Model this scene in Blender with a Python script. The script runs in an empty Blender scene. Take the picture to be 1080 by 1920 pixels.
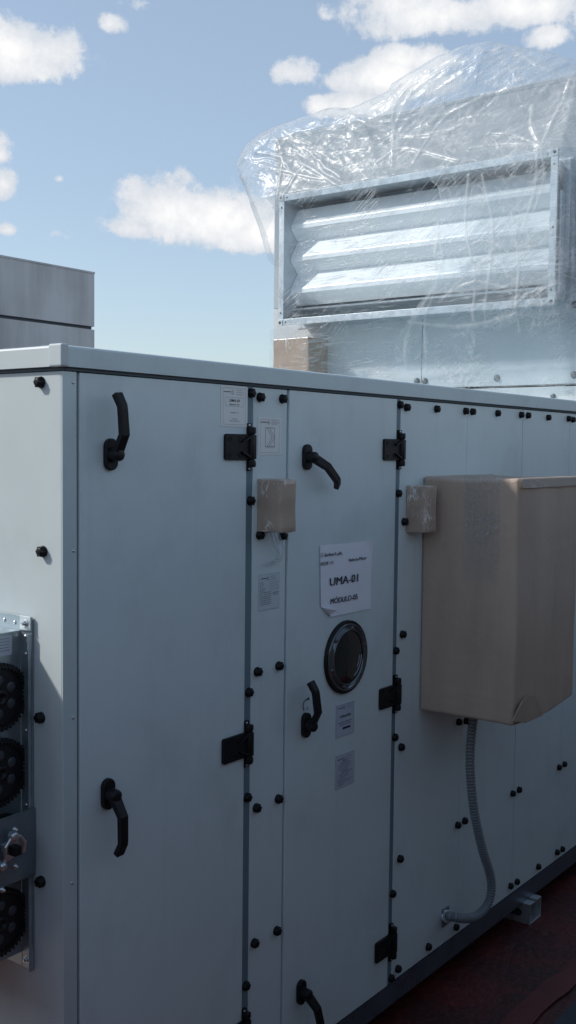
import bpy, bmesh, math, random
from mathutils import Vector, Matrix, noise
random.seed(7)
sc = bpy.context.scene
col = sc.collection
PI = math.pi

# ------------------------------------------------------------------ camera
FPX, YAW, PITCH, ROLL = 1997.0, math.radians(37.214), math.radians(-3.392), math.radians(.617)
EYE = Vector((0, 0, 1.72))
fw = Vector((math.cos(YAW)*math.cos(PITCH), math.sin(YAW)*math.cos(PITCH), math.sin(PITCH)))
r0 = Vector((math.sin(YAW), -math.cos(YAW), 0)); u0 = r0.cross(fw)
rt = r0*math.cos(ROLL)+u0*math.sin(ROLL); up = -r0*math.sin(ROLL)+u0*math.cos(ROLL)
def ray(px, py): return fw + rt*((px-540)/FPX) + up*((960-py)/FPX)
def P(px, py, ax, val):
    """where the sight line measured in the photograph meets a real plane of the place"""
    d = ray(px, py); return EYE + d*((val-EYE[ax])/d[ax])
def F(px, py, y=None):
    return P(px, py, 1, 1.6 if y is None else y)
cam = bpy.data.cameras.new('camera'); co = bpy.data.objects.new('camera', cam); col.objects.link(co)
m = Matrix((rt, up, -fw)).transposed().to_4x4(); m.translation = EYE; co.matrix_world = m
cam.sensor_fit = 'VERTICAL'; cam.sensor_height = 24; cam.sensor_width = 24; cam.lens = 24*FPX/1920
cam.clip_start = .05; cam.clip_end = 2000
sc.camera = co

# ------------------------------------------------------------------ materials
def nmat(name):
    m = bpy.data.materials.new(name); m.use_nodes = True
    nt = m.node_tree; b = nt.nodes['Principled BSDF']
    return m, nt, b
def N(nt, t, **k):
    n = nt.nodes.new(t)
    for a, v in k.items(): setattr(n, a, v)
    return n
def pmat(name, rgb, rough=.5, metal=0, var=.0, vscale=8, bump=0, bscale=200, coat=0, rvar=0, stretch=(1,1,1), spec=.5, bdist=.001):
    m, nt, b = nmat(name)
    b.inputs['Base Color'].default_value = (*rgb, 1); b.inputs['Roughness'].default_value = rough
    b.inputs['Metallic'].default_value = metal; b.inputs['Coat Weight'].default_value = coat
    b.inputs['Specular IOR Level'].default_value = spec
    if var or bump or rvar:
        tc = N(nt, 'ShaderNodeNewGeometry'); mp = N(nt, 'ShaderNodeMapping'); mp.inputs['Scale'].default_value = stretch
        nt.links.new(tc.outputs['Position'], mp.inputs[0])
    if var or rvar:
        n = N(nt, 'ShaderNodeTexNoise'); n.inputs['Scale'].default_value = vscale; n.inputs['Detail'].default_value = 6; n.inputs['Roughness'].default_value = .6
        nt.links.new(mp.outputs[0], n.inputs['Vector'])
    if var:
        mr = N(nt, 'ShaderNodeMapRange'); mr.inputs[1].default_value = .3; mr.inputs[2].default_value = .7
        mr.inputs[3].default_value = 1-var; mr.inputs[4].default_value = 1+var
        nt.links.new(n.outputs[0], mr.inputs[0])
        mx = N(nt, 'ShaderNodeVectorMath', operation='SCALE'); mx.inputs[0].default_value = rgb
        nt.links.new(mr.outputs[0], mx.inputs['Scale']); nt.links.new(mx.outputs[0], b.inputs['Base Color'])
    if rvar:
        mr = N(nt, 'ShaderNodeMapRange'); mr.inputs[1].default_value = .3; mr.inputs[2].default_value = .7
        mr.inputs[3].default_value = rough-rvar; mr.inputs[4].default_value = rough+rvar
        nt.links.new(n.outputs[0], mr.inputs[0]); nt.links.new(mr.outputs[0], b.inputs['Roughness'])
    if bump:
        n2 = N(nt, 'ShaderNodeTexNoise'); n2.inputs['Scale'].default_value = bscale; n2.inputs['Detail'].default_value = 3
        nt.links.new(mp.outputs[0], n2.inputs['Vector'])
        bp = N(nt, 'ShaderNodeBump'); bp.inputs['Strength'].default_value = bump; bp.inputs['Distance'].default_value = bdist
        nt.links.new(n2.outputs[0], bp.inputs['Height']); nt.links.new(bp.outputs[0], b.inputs['Normal'])
    return m
M = {}
M['paint'] = pmat('grey_white_painted_steel', (.67, .79, .82), .42, var=.03, vscale=3, bump=.25, bscale=900, rvar=.05, bdist=.0004)
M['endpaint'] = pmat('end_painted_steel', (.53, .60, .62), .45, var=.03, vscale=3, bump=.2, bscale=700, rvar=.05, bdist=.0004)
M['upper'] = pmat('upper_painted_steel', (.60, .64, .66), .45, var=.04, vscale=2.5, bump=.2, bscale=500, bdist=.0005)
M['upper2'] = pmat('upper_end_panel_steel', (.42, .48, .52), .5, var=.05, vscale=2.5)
M['post'] = pmat('bare_aluminium_post', (.15, .23, .275), .5, metal=.0, var=.08, vscale=6, stretch=(1,1,.2))
M['corner'] = pmat('corner_post_aluminium', (.60, .72, .75), .45, metal=.15, var=.03, vscale=5, stretch=(1,1,.1))
M['gap'] = pmat('dark_gasket', (.02, .028, .035), .8)
M['cap'] = pmat('roof_trim_steel', (.60, .72, .75), .5, metal=.0, var=.03, vscale=4, stretch=(.3,1,1), bump=.1, bscale=300)
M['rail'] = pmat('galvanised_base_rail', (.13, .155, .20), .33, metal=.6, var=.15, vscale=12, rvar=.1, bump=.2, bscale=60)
M['black'] = pmat('black_plastic', (.006, .007, .009), .5, var=.15, vscale=40, bump=.3, bscale=900, bdist=.0004, spec=.35)
M['knob'] = pmat('black_knob_plastic', (.005, .006, .008), .5, spec=.3)
M['screw'] = pmat('zinc_screw', (.62, .65, .68), .3, metal=.9)
M['galv'] = pmat('galvanised_steel', (.62, .67, .70), .42, metal=.75, var=.10, vscale=35, rvar=.08, bump=.1, bscale=80)
M['blade'] = pmat('louver_blade_steel', (.88, .91, .92), .36, metal=.15, var=.06, vscale=8, stretch=(1,.15,1), rvar=.06)
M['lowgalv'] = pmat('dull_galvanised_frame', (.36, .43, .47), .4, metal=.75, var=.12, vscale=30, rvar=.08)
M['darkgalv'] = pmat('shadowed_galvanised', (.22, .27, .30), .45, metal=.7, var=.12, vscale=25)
M['gear'] = pmat('black_gear_plastic', (.010, .010, .013), .5, var=.2, vscale=50)
M['card'] = pmat('cardboard', (.47, .385, .315), .75, var=.10, vscale=5, stretch=(2,2,.4), bump=.35, bscale=260, bdist=.0006)
def flute(m):
    nt = m.node_tree; b = nt.nodes['Principled BSDF']; g = N(nt, 'ShaderNodeNewGeometry')
    w = N(nt, 'ShaderNodeTexWave', wave_type='BANDS', bands_direction='DIAGONAL'); w.inputs['Scale'].default_value = 34; w.inputs['Distortion'].default_value = .6; w.inputs['Detail'].default_value = 1
    mp = N(nt, 'ShaderNodeMapping'); mp.inputs['Scale'].default_value = (1, 1, .01); nt.links.new(g.outputs['Position'], mp.inputs[0]); nt.links.new(mp.outputs[0], w.inputs['Vector'])
    old = b.inputs['Normal'].links[0].from_node
    n = N(nt, 'ShaderNodeTexNoise'); n.inputs['Scale'].default_value = 5; n.inputs['Detail'].default_value = 6; n.inputs['Distortion'].default_value = 1.5; nt.links.new(g.outputs['Position'], n.inputs['Vector'])
    b2 = N(nt, 'ShaderNodeBump'); b2.inputs['Strength'].default_value = .22; b2.inputs['Distance'].default_value = .0012; nt.links.new(w.outputs['Fac'], b2.inputs['Height'])
    b3 = N(nt, 'ShaderNodeBump'); b3.inputs['Strength'].default_value = .5; b3.inputs['Distance'].default_value = .012; nt.links.new(n.outputs[0], b3.inputs['Height'])
    nt.links.new(old.outputs[0], b2.inputs['Normal']); nt.links.new(b2.outputs[0], b3.inputs['Normal']); nt.links.new(b3.outputs[0], b.inputs['Normal'])
flute(M['card'])
def oilcan(m, d=.006):
    nt = m.node_tree; b = nt.nodes['Principled BSDF']; g = N(nt, 'ShaderNodeNewGeometry')
    n = N(nt, 'ShaderNodeTexNoise'); n.inputs['Scale'].default_value = 3.2; n.inputs['Detail'].default_value = 2; nt.links.new(g.outputs['Position'], n.inputs['Vector'])
    old = b.inputs['Normal'].links[0].from_node
    b3 = N(nt, 'ShaderNodeBump'); b3.inputs['Strength'].default_value = .5; b3.inputs['Distance'].default_value = d; nt.links.new(n.outputs[0], b3.inputs['Height'])
    nt.links.new(old.outputs[0], b3.inputs['Normal']); nt.links.new(b3.outputs[0], b.inputs['Normal'])
for k_ in ('paint', 'endpaint', 'upper'): oilcan(M[k_])
M['sticker'] = pmat('sticker_paper', (.80, .85, .84), .5, var=.03)
M['sticker_grey'] = pmat('grey_sticker', (.50, .57, .68), .45, var=.03)
M['clear_label'] = pmat('clear_label_film', (.60, .70, .75), .25)
M['paper'] = pmat('white_paper', (.84, .89, .98), .7, var=.02, vscale=12)
M['ink'] = pmat('black_ink', (.025, .025, .05), .6)
M['inkgrey'] = pmat('grey_ink', (.16, .19, .22), .6)
M['inkfaint'] = pmat('faint_ink', (.30, .34, .38), .6)
M['conduit'] = pmat('grey_plastic_conduit', (.24, .285, .32), .42, var=.06, vscale=20)
M['pglass'] = pmat('dark_window_glass', (.008, .012, .016), .06, coat=.5)
M['clearring'] = pmat('window_lens_ring', (.13, .15, .165), .12, metal=.6)
M['copper'] = pmat('pinkish_tape', (.5, .45, .42), .3)

def grime(m, amt=.10, streak=.6):
    nt = m.node_tree; b = nt.nodes['Principled BSDF']; src = b.inputs['Base Color'].links[0].from_socket
    g = N(nt, 'ShaderNodeNewGeometry')
    def layer(scale, st, lo, hi):
        mp = N(nt, 'ShaderNodeMapping'); mp.inputs['Scale'].default_value = st; nt.links.new(g.outputs['Position'], mp.inputs[0])
        n = N(nt, 'ShaderNodeTexNoise'); n.inputs['Scale'].default_value = scale; n.inputs['Detail'].default_value = 7; n.inputs['Roughness'].default_value = .65; nt.links.new(mp.outputs[0], n.inputs['Vector'])
        mr = N(nt, 'ShaderNodeMapRange'); mr.inputs[1].default_value = lo; mr.inputs[2].default_value = hi; nt.links.new(n.outputs[0], mr.inputs[0]); return mr.outputs[0]
    a = layer(4.5, (1,1,.8), .52, .75); c = layer(26, (1,1,.05), .56, .8)
    mx = N(nt, 'ShaderNodeMath', operation='MULTIPLY_ADD'); nt.links.new(c, mx.inputs[0]); mx.inputs[1].default_value = streak; nt.links.new(a, mx.inputs[2])
    f = N(nt, 'ShaderNodeMath', operation='MULTIPLY'); nt.links.new(mx.outputs[0], f.inputs[0]); f.inputs[1].default_value = amt; f.use_clamp = True
    mi = N(nt, 'ShaderNodeMix', data_type='RGBA'); nt.links.new(f.outputs[0], mi.inputs['Factor']); nt.links.new(src, mi.inputs['A']); mi.inputs['B'].default_value = (.18, .19, .19, 1)
    nt.links.new(mi.outputs['Result'], b.inputs['Base Color'])
for k_ in ('paint', 'endpaint', 'cap', 'corner', 'upper'): grime(M[k_], .16)

# carton wrapped in clear tape: cardboard with crease glints painted pale, under a glossy coat
def tape_mat(name, rgb, scale=22, glint=1.0):
    m, nt, b = nmat(name)
    g = N(nt, 'ShaderNodeNewGeometry')
    n = N(nt, 'ShaderNodeTexNoise'); n.inputs['Scale'].default_value = scale; n.inputs['Detail'].default_value = 5; n.inputs['Distortion'].default_value = .8
    mp = N(nt, 'ShaderNodeMapping'); mp.inputs['Scale'].default_value = (1.6, 1.6, .55)
    nt.links.new(g.outputs['Position'], mp.inputs[0]); nt.links.new(mp.outputs[0], n.inputs['Vector'])
    s = N(nt, 'ShaderNodeMath', operation='SUBTRACT'); s.inputs[1].default_value = .5; nt.links.new(n.outputs[0], s.inputs[0])
    a = N(nt, 'ShaderNodeMath', operation='ABSOLUTE'); nt.links.new(s.outputs[0], a.inputs[0])
    cr = N(nt, 'ShaderNodeMapRange'); cr.inputs[1].default_value = 0; cr.inputs[2].default_value = .03; cr.inputs[3].default_value = 1; cr.inputs[4].default_value = 0
    nt.links.new(a.outputs[0], cr.inputs[0])
    n3 = N(nt, 'ShaderNodeTexNoise'); n3.inputs['Scale'].default_value = scale*.6; nt.links.new(g.outputs['Position'], n3.inputs['Vector'])
    mk = N(nt, 'ShaderNodeMapRange'); mk.inputs[1].default_value = .48; mk.inputs[2].default_value = .62; nt.links.new(n3.outputs[0], mk.inputs[0])
    mu = N(nt, 'ShaderNodeMath', operation='MULTIPLY'); nt.links.new(cr.outputs[0], mu.inputs[0]); nt.links.new(mk.outputs[0], mu.inputs[1])
    mu2 = N(nt, 'ShaderNodeMath', operation='MULTIPLY'); mu2.inputs[1].default_value = .95*glint; nt.links.new(mu.outputs[0], mu2.inputs[0])
    mx = N(nt, 'ShaderNodeMix', data_type='RGBA'); mx.inputs['A'].default_value = (*rgb, 1); mx.inputs['B'].default_value = (.85, .86, .86, 1)
    nt.links.new(mu2.outputs[0], mx.inputs['Factor']); nt.links.new(mx.outputs['Result'], b.inputs['Base Color'])
    b.inputs['Roughness'].default_value = .45; b.inputs['Coat Weight'].default_value = .6; b.inputs['Coat Roughness'].default_value = .15
    bp = N(nt, 'ShaderNodeBump'); bp.inputs['Strength'].default_value = .6; bp.inputs['Distance'].default_value = .006
    nt.links.new(n.outputs[0], bp.inputs['Height']); nt.links.new(bp.outputs[0], b.inputs['Normal']); nt.links.new(bp.outputs[0], b.inputs['Coat Normal'])
    return m
M['taped'] = tape_mat('taped_cardboard', (.45, .36, .29))
M['taped_sun'] = tape_mat('wrapped_cardboard', (.42, .31, .235), 16)
M['tapestrip'] = tape_mat('clear_tape_strip', (.46, .42, .37), 14, .4)

# translucent film; crease and streak highlights put in as whiter, denser lines
def film_mat(name, base=.12, streak=None, crease=.5, cscale=7, haze=.0, bdist=.012, rough=.2, dark=0, tint=(.93, .96, .98), body=(.66, .70, .73)):
    m, nt, b = nmat(name)
    out = nt.nodes['Material Output']
    g = N(nt, 'ShaderNodeNewGeometry')
    tr = N(nt, 'ShaderNodeBsdfTransparent'); tr.inputs[0].default_value = (*tint, 1)
    b.inputs['Base Color'].default_value = (*body, 1); b.inputs['Roughness'].default_value = rough
    b.inputs['Specular IOR Level'].default_value = .6
    tl = N(nt, 'ShaderNodeBsdfTranslucent'); tl.inputs[0].default_value = (*body, 1)
    bd = N(nt, 'ShaderNodeMixShader'); bd.inputs[0].default_value = .35
    nt.links.new(b.outputs[0], bd.inputs[1]); nt.links.new(tl.outputs[0], bd.inputs[2])
    mix = N(nt, 'ShaderNodeMixShader'); nt.links.new(tr.outputs[0], mix.inputs[1]); nt.links.new(bd.outputs[0], mix.inputs[2])
    nt.links.new(mix.outputs[0], out.inputs[0])
    def math_(op, a, bb):
        n = N(nt, 'ShaderNodeMath', operation=op)
        for i, v in enumerate((a, bb)):
            if isinstance(v, (int, float)): n.inputs[i].default_value = v
            else: nt.links.new(v, n.inputs[i])
        return n.outputs[0]
    def ridge(scale, width, stretch=(1,1,1), rot=(0,0,0), dist=1.2, detail=4):
        mp = N(nt, 'ShaderNodeMapping'); mp.inputs['Scale'].default_value = stretch; 
        rr = N(nt, 'ShaderNodeMapping'); rr.inputs['Rotation'].default_value = rot
        nt.links.new(g.outputs['Position'], rr.inputs[0]); nt.links.new(rr.outputs[0], mp.inputs[0])
        n = N(nt, 'ShaderNodeTexNoise'); n.inputs['Scale'].default_value = scale; n.inputs['Detail'].default_value = detail; n.inputs['Distortion'].default_value = dist
        nt.links.new(mp.outputs[0], n.inputs['Vector'])
        a = N(nt, 'ShaderNodeMath', operation='ABSOLUTE'); nt.links.new(math_('SUBTRACT', n.outputs[0], .5), a.inputs[0])
        mr = N(nt, 'ShaderNodeMapRange'); mr.inputs[1].default_value = 0; mr.inputs[2].default_value = width; mr.inputs[3].default_value = 1; mr.inputs[4].default_value = 0
        nt.links.new(a.outputs[0], mr.inputs[0]); return mr.outputs[0], n.outputs[0]
    def mask(scale, lo, hi):
        n = N(nt, 'ShaderNodeTexNoise'); n.inputs['Scale'].default_value = scale; n.inputs['Detail'].default_value = 2
        nt.links.new(g.outputs['Position'], n.inputs['Vector'])
        mr = N(nt, 'ShaderNodeMapRange'); mr.inputs[1].default_value = lo; mr.inputs[2].default_value = hi; nt.links.new(n.outputs[0], mr.inputs[0]); return mr.outputs[0]
    cr, h1 = ridge(cscale, .03)
    cr2, h2 = ridge(cscale*3.2, .035, dist=.6)
    fac = math_('MULTIPLY', math_('MULTIPLY', cr, mask(3.1, .42, .62)), crease)
    fac = math_('ADD', fac, math_('MULTIPLY', math_('MULTIPLY', cr2, mask(4.3, .5, .65)), crease*.8))
    lw = N(nt, 'ShaderNodeLayerWeight'); lw.inputs[0].default_value = .35
    fac = math_('ADD', fac, math_('MULTIPLY', math_('POWER', lw.outputs['Facing'], 2.5), .14 if streak else .42))
    fac = math_('ADD', fac, math_('ADD', base, math_('MULTIPLY', mask(2.2, .35, .7), haze)))
    hsum = math_('ADD', h1, math_('MULTIPLY', h2, .35))
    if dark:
        # long soft folds, their lit and dark edges painted into the colour
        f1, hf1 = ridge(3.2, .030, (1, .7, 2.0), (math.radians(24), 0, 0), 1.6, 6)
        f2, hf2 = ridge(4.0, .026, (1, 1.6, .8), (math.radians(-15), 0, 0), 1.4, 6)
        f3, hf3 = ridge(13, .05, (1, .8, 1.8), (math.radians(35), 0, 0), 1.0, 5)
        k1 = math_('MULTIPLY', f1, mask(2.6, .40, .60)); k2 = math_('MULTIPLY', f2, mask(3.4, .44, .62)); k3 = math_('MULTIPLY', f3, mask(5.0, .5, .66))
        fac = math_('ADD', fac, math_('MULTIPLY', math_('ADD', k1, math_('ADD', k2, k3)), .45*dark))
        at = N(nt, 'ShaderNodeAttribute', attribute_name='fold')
        fold = math_('MULTIPLY', at.outputs['Fac'], .52)  # fold highlights added as whiteness in the opacity
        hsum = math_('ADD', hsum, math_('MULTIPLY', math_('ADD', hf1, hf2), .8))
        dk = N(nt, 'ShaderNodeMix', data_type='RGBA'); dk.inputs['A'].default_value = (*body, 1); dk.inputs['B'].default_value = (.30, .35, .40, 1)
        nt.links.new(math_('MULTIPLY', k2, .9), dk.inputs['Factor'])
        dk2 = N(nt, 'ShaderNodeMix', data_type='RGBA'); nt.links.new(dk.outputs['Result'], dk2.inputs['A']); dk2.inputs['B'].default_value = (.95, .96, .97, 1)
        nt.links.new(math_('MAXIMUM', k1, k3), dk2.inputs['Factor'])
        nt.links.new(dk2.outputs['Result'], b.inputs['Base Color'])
    if streak:
        for (rot, st, sc_, w, amt, mk) in streak:
            s, hs = ridge(sc_, w, st, rot, .15, 2)
            s = math_('MULTIPLY', s, mask(mk[0], mk[1], mk[2]))
            fac = math_('ADD', fac, math_('MULTIPLY', s, amt))
            hsum = math_('ADD', hsum, math_('MULTIPLY', s, .25))
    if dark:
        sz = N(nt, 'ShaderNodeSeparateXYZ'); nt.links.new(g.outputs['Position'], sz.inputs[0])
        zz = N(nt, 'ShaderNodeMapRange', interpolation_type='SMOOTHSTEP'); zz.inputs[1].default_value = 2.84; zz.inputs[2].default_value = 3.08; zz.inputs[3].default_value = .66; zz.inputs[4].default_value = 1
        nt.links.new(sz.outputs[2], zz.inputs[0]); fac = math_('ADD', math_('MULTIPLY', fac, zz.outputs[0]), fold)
    cl = N(nt, 'ShaderNodeClamp'); cl.inputs[2].default_value = .92; nt.links.new(fac, cl.inputs[0]); nt.links.new(cl.outputs[0], mix.inputs[0])
    bp = N(nt, 'ShaderNodeBump'); bp.inputs['Strength'].default_value = .7; bp.inputs['Distance'].default_value = bdist
    nt.links.new(hsum, bp.inputs['Height']); nt.links.new(bp.outputs[0], b.inputs['Normal'])
    return m
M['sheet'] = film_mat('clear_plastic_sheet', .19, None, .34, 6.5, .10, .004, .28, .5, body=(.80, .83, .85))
M['stretch'] = film_mat('stretch_wrap', .06, [((math.radians(3),0,0), (1,.9,13), 4.2, .05, .55, (2.6, .47, .62)), ((math.radians(38),0,0), (1,.8,13), 4.6, .05, .6, (3.1, .51, .62))], .15, 8, .03, .02)
M['strap'] = film_mat('clear_strap', .35, None, .4, 30)

# stained metal cladding of the building behind
def clad_mat():
    m, nt, b = nmat('weathered_cladding')
    g = N(nt, 'ShaderNodeNewGeometry'); mp = N(nt, 'ShaderNodeMapping'); mp.inputs['Scale'].default_value = (1, 1, .07)
    nt.links.new(g.outputs['Position'], mp.inputs[0])
    n = N(nt, 'ShaderNodeTexNoise'); n.inputs['Scale'].default_value = 3.2; n.inputs['Detail'].default_value = 8; n.inputs['Roughness'].default_value = .65
    nt.links.new(mp.outputs[0], n.inputs['Vector'])
    n2 = N(nt, 'ShaderNodeTexNoise'); n2.inputs['Scale'].default_value = 1.1; n2.inputs['Detail'].default_value = 5; nt.links.new(g.outputs['Position'], n2.inputs['Vector'])
    ad = N(nt, 'ShaderNodeMath', operation='ADD'); nt.links.new(n.outputs[0], ad.inputs[0]); nt.links.new(n2.outputs[0], ad.inputs[1])
    # streaks run down from the joint
    rp = N(nt, 'ShaderNodeValToRGB'); e = rp.color_ramp.elements; e[0].position = .32; e[0].color = (.36, .40, .41, 1); e[1].position = .58; e[1].color = (.74, .79, .80, 1)
    hf = N(nt, 'ShaderNodeMath', operation='MULTIPLY'); hf.inputs[1].default_value = .5; nt.links.new(ad.outputs[0], hf.inputs[0])
    nt.links.new(hf.outputs[0], rp.inputs[0]); nt.links.new(rp.outputs[0], b.inputs['Base Color']); b.inputs['Roughness'].default_value = .6
    return m
M['clad'] = clad_mat()
def floor_mat():
    m, nt, b = nmat('red_roof_membrane')
    g = N(nt, 'ShaderNodeNewGeometry')
    n = N(nt, 'ShaderNodeTexNoise'); n.inputs['Scale'].default_value = 3.2; n.inputs['Detail'].default_value = 9; n.inputs['Roughness'].default_value = .65; n.inputs['Distortion'].default_value = .6
    nt.links.new(g.outputs['Position'], n.inputs['Vector'])
    rp = N(nt, 'ShaderNodeValToRGB'); e = rp.color_ramp.elements
    e[0].position = .36; e[0].color = (.030, .012, .012, 1); e[1].position = .66; e[1].color = (.15, .018, .016, 1)
    x = e.new(.5); x.color = (.075, .013, .012, 1)
    nt.links.new(n.outputs[0], rp.inputs[0])
    n2 = N(nt, 'ShaderNodeTexNoise'); n2.inputs['Scale'].default_value = 38; n2.inputs['Detail'].default_value = 4; nt.links.new(g.outputs['Position'], n2.inputs['Vector'])
    mr = N(nt, 'ShaderNodeMapRange'); mr.inputs[1].default_value = .3; mr.inputs[2].default_value = .7; mr.inputs[3].default_value = .7; mr.inputs[4].default_value = 1.25
    nt.links.new(n2.outputs[0], mr.inputs[0])
    s = N(nt, 'ShaderNodeVectorMath', operation='SCALE'); nt.links.new(rp.outputs[0], s.inputs[0]); nt.links.new(mr.outputs[0], s.inputs['Scale'])
    nt.links.new(s.outputs[0], b.inputs['Base Color']); b.inputs['Roughness'].default_value = .55
    bp = N(nt, 'ShaderNodeBump'); bp.inputs['Strength'].default_value = .5; bp.inputs['Distance'].default_value = .01
    ad = N(nt, 'ShaderNodeMath', operation='ADD'); nt.links.new(n.outputs[0], ad.inputs[0]); nt.links.new(n2.outputs[0], ad.inputs[1])
    nt.links.new(ad.outputs[0], bp.inputs['Height']); nt.links.new(bp.outputs[0], b.inputs['Normal'])
    return m
M['floor'] = floor_mat()
M['seam'] = pmat('red_seam_strip', (.12, .018, .018), .5, var=.25, vscale=9, bump=.4, bscale=60)
M['walk'] = pmat('grey_walkway_felt', (.05, .055, .068), .8, var=.2, vscale=14, bump=.5, bscale=120)
M['light_block'] = pmat('dark_light_block', (.04, .048, .055), .8, var=.2, vscale=3)  # for the added walls that block light

# ------------------------------------------------------------------ mesh helpers
def box(bm, x0, x1, y0, y1, z0, z1, mi=0):
    v = [bm.verts.new((x, y, z)) for x in (x0, x1) for y in (y0, y1) for z in (z0, z1)]
    for f in ((0,1,3,2), (4,6,7,5), (0,4,5,1), (2,3,7,6), (0,2,6,4), (1,5,7,3)):
        bm.faces.new([v[i] for i in f]).material_index = mi
    return v
def quad(bm, pts, mi=0):
    f = bm.faces.new([bm.verts.new(p) for p in pts]); f.material_index = mi; return f
def prism(bm, pts, off, mi=0):
    off = Vector(off)
    a = [bm.verts.new(p) for p in pts]; b = [bm.verts.new(Vector(p)+off) for p in pts]
    n = len(pts)
    bm.faces.new(a).material_index = mi; bm.faces.new(list(reversed(b))).material_index = mi
    for i in range(n): bm.faces.new((a[i], b[i], b[(i+1) % n], a[(i+1) % n])).material_index = mi
def lathe(bm, c, axis, prof, n=28, mis=None, closed=True):
    """prof: (distance along axis, radius)"""
    axis = Vector(axis).normalized(); t = axis.orthogonal().normalized(); s = axis.cross(t); c = Vector(c)
    rings = []
    for d, r in prof:
        if r < 1e-6: rings.append([bm.verts.new(c+axis*d)])
        else: rings.append([bm.verts.new(c+axis*d+(t*math.cos(2*PI*k/n)+s*math.sin(2*PI*k/n))*r) for k in range(n)])
    for i in range(len(rings)-1):
        a, b = rings[i], rings[i+1]; mi = mis[i] if mis else 0
        for k in range(n):
            k2 = (k+1) % n
            if len(a) == 1 and len(b) == 1: continue
            if len(a) == 1: f = bm.faces.new((a[0], b[k], b[k2]))
            elif len(b) == 1: f = bm.faces.new((a[k], b[0], a[k2]))
            else: f = bm.faces.new((a[k], b[k], b[k2], a[k2]))
            f.material_index = mi; f.smooth = True
def spline(pts, n):
    pts = [Vector(p) for p in pts]; out = []
    pp = [pts[0]*2-pts[1]]+pts+[pts[-1]*2-pts[-2]]
    for i in range(1, len(pp)-2):
        for k in range(n):
            t = k/n; a, b, c, d = pp[i-1:i+3]
            out.append(.5*((2*b)+(c-a)*t+(2*a-5*b+4*c-d)*t*t+(3*b-a-3*c+d)*t**3))
    out.append(pts[-1]); return out
def tube(bm, pts, rad, n=12, mi=0, smooth=True):
    pts = [Vector(p) for p in pts]; rings = []; prev = None
    for i, p in enumerate(pts):
        d = (pts[min(i+1, len(pts)-1)]-pts[max(i-1, 0)]).normalized()
        if prev is None: t = d.orthogonal().normalized()
        else: t = (prev-d*prev.dot(d)).normalized()
        prev = t; s = d.cross(t); r = rad(i) if callable(rad) else rad
        rings.append([bm.verts.new(p+(t*math.cos(2*PI*k/n)+s*math.sin(2*PI*k/n))*r) for k in range(n)])
    for i in range(len(rings)-1):
        for k in range(n):
            f = bm.faces.new((rings[i][k], rings[i][(k+1)%n], rings[i+1][(k+1)%n], rings[i+1][k])); f.smooth = smooth; f.material_index = mi
    for r in (list(reversed(rings[0])), rings[-1]): bm.faces.new(r).material_index = mi
def root(o):
    while o.parent: o = o.parent
    return o
def wloc(o):
    v = o.location.copy()
    while o.parent: o = o.parent; v += o.location
    return v
def obj(name, bm, mats, parent=None, bevel=0, loc=None, seg=2, smooth=False, angle=35):
    """bm is in world coordinates (or local ones when loc is given)"""
    me = bpy.data.meshes.new(name)
    bmesh.ops.recalc_face_normals(bm, faces=bm.faces)
    if parent is not None and loc is None:
        bmesh.ops.translate(bm, verts=bm.verts, vec=-wloc(parent))
    bm.to_mesh(me); bm.free()
    for mt in (mats if isinstance(mats, (list, tuple)) else [mats]): me.materials.append(mt)
    o = bpy.data.objects.new(name, me); col.objects.link(o)
    if parent is not None: o.parent = parent
    if loc is not None: o.location = Vector(loc)-(wloc(parent) if parent is not None else Vector())
    if smooth:
        for p in me.polygons: p.use_smooth = True
    if bevel:
        b = o.modifiers.new('bevel', 'BEVEL'); b.width = bevel; b.segments = seg; b.limit_method = 'ANGLE'; b.angle_limit = math.radians(angle)
        b.harden_normals = False
    return o
def inst(src, parent, pos, rot=None):
    o = src.copy(); col.objects.link(o); o.parent = parent
    o.location = Vector(pos)-wloc(parent)
    if rot is not None: o.rotation_euler = rot
    return o
def empty(name, loc, label, cat, group=None):
    o = bpy.data.objects.new(name, None); col.objects.link(o); o.location = loc; o.empty_display_size = .1
    tag(o, label, cat, group); return o
def tag(o, label, cat, group=None):
    o['label'] = label; o['category'] = cat
    if group: o['group'] = group
    return o
def bx(name, mats, parent, *a, bevel=0, seg=2):
    bm = bmesh.new(); box(bm, *a); return obj(name, bm, mats, parent, bevel, seg=seg)
def text_bm(bm, s, cx, cz, h, y, w=None, mi=0, bold=0, shear=0, origin=None):
    """lettering lying on a wall facing -Y; (cx, cz) centre, h cap height"""
    cu = bpy.data.curves.new('t', 'FONT'); cu.body = s; cu.size = 1; cu.offset = bold; cu.resolution_u = 3
    to = bpy.data.objects.new('t', cu); col.objects.link(to)
    dg = bpy.context.evaluated_depsgraph_get(); me = bpy.data.meshes.new_from_object(to.evaluated_get(dg))
    bpy.data.objects.remove(to); bpy.data.curves.remove(cu)
    xs = [v.co.x for v in me.vertices]; 
    x0, x1 = min(xs), max(xs); k = h/.7; kx = k if w is None else w/(x1-x0)
    ids = [bm.verts.new((cx+(v.co.x-(x0+x1)/2)*kx, y, cz+(v.co.y-.35)*k)) for v in me.vertices]
    for p in me.polygons:
        try: bm.faces.new([ids[i] for i in p.vertices]).material_index = mi
        except ValueError: pass
    bpy.data.meshes.remove(me)
def dash(bm, x0, x1, z, h, y, mi=0, words=True):
    """a line of illegibly small print"""
    x = x0
    while x < x1:
        w = random.uniform(1.2, 4)*h if words else x1-x0
        e = min(x+w, x1); quad(bm, [(x, y, z-h/2), (e, y, z-h/2), (e, y, z+h/2), (x, y, z+h/2)], mi); x = e+h*.7

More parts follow.
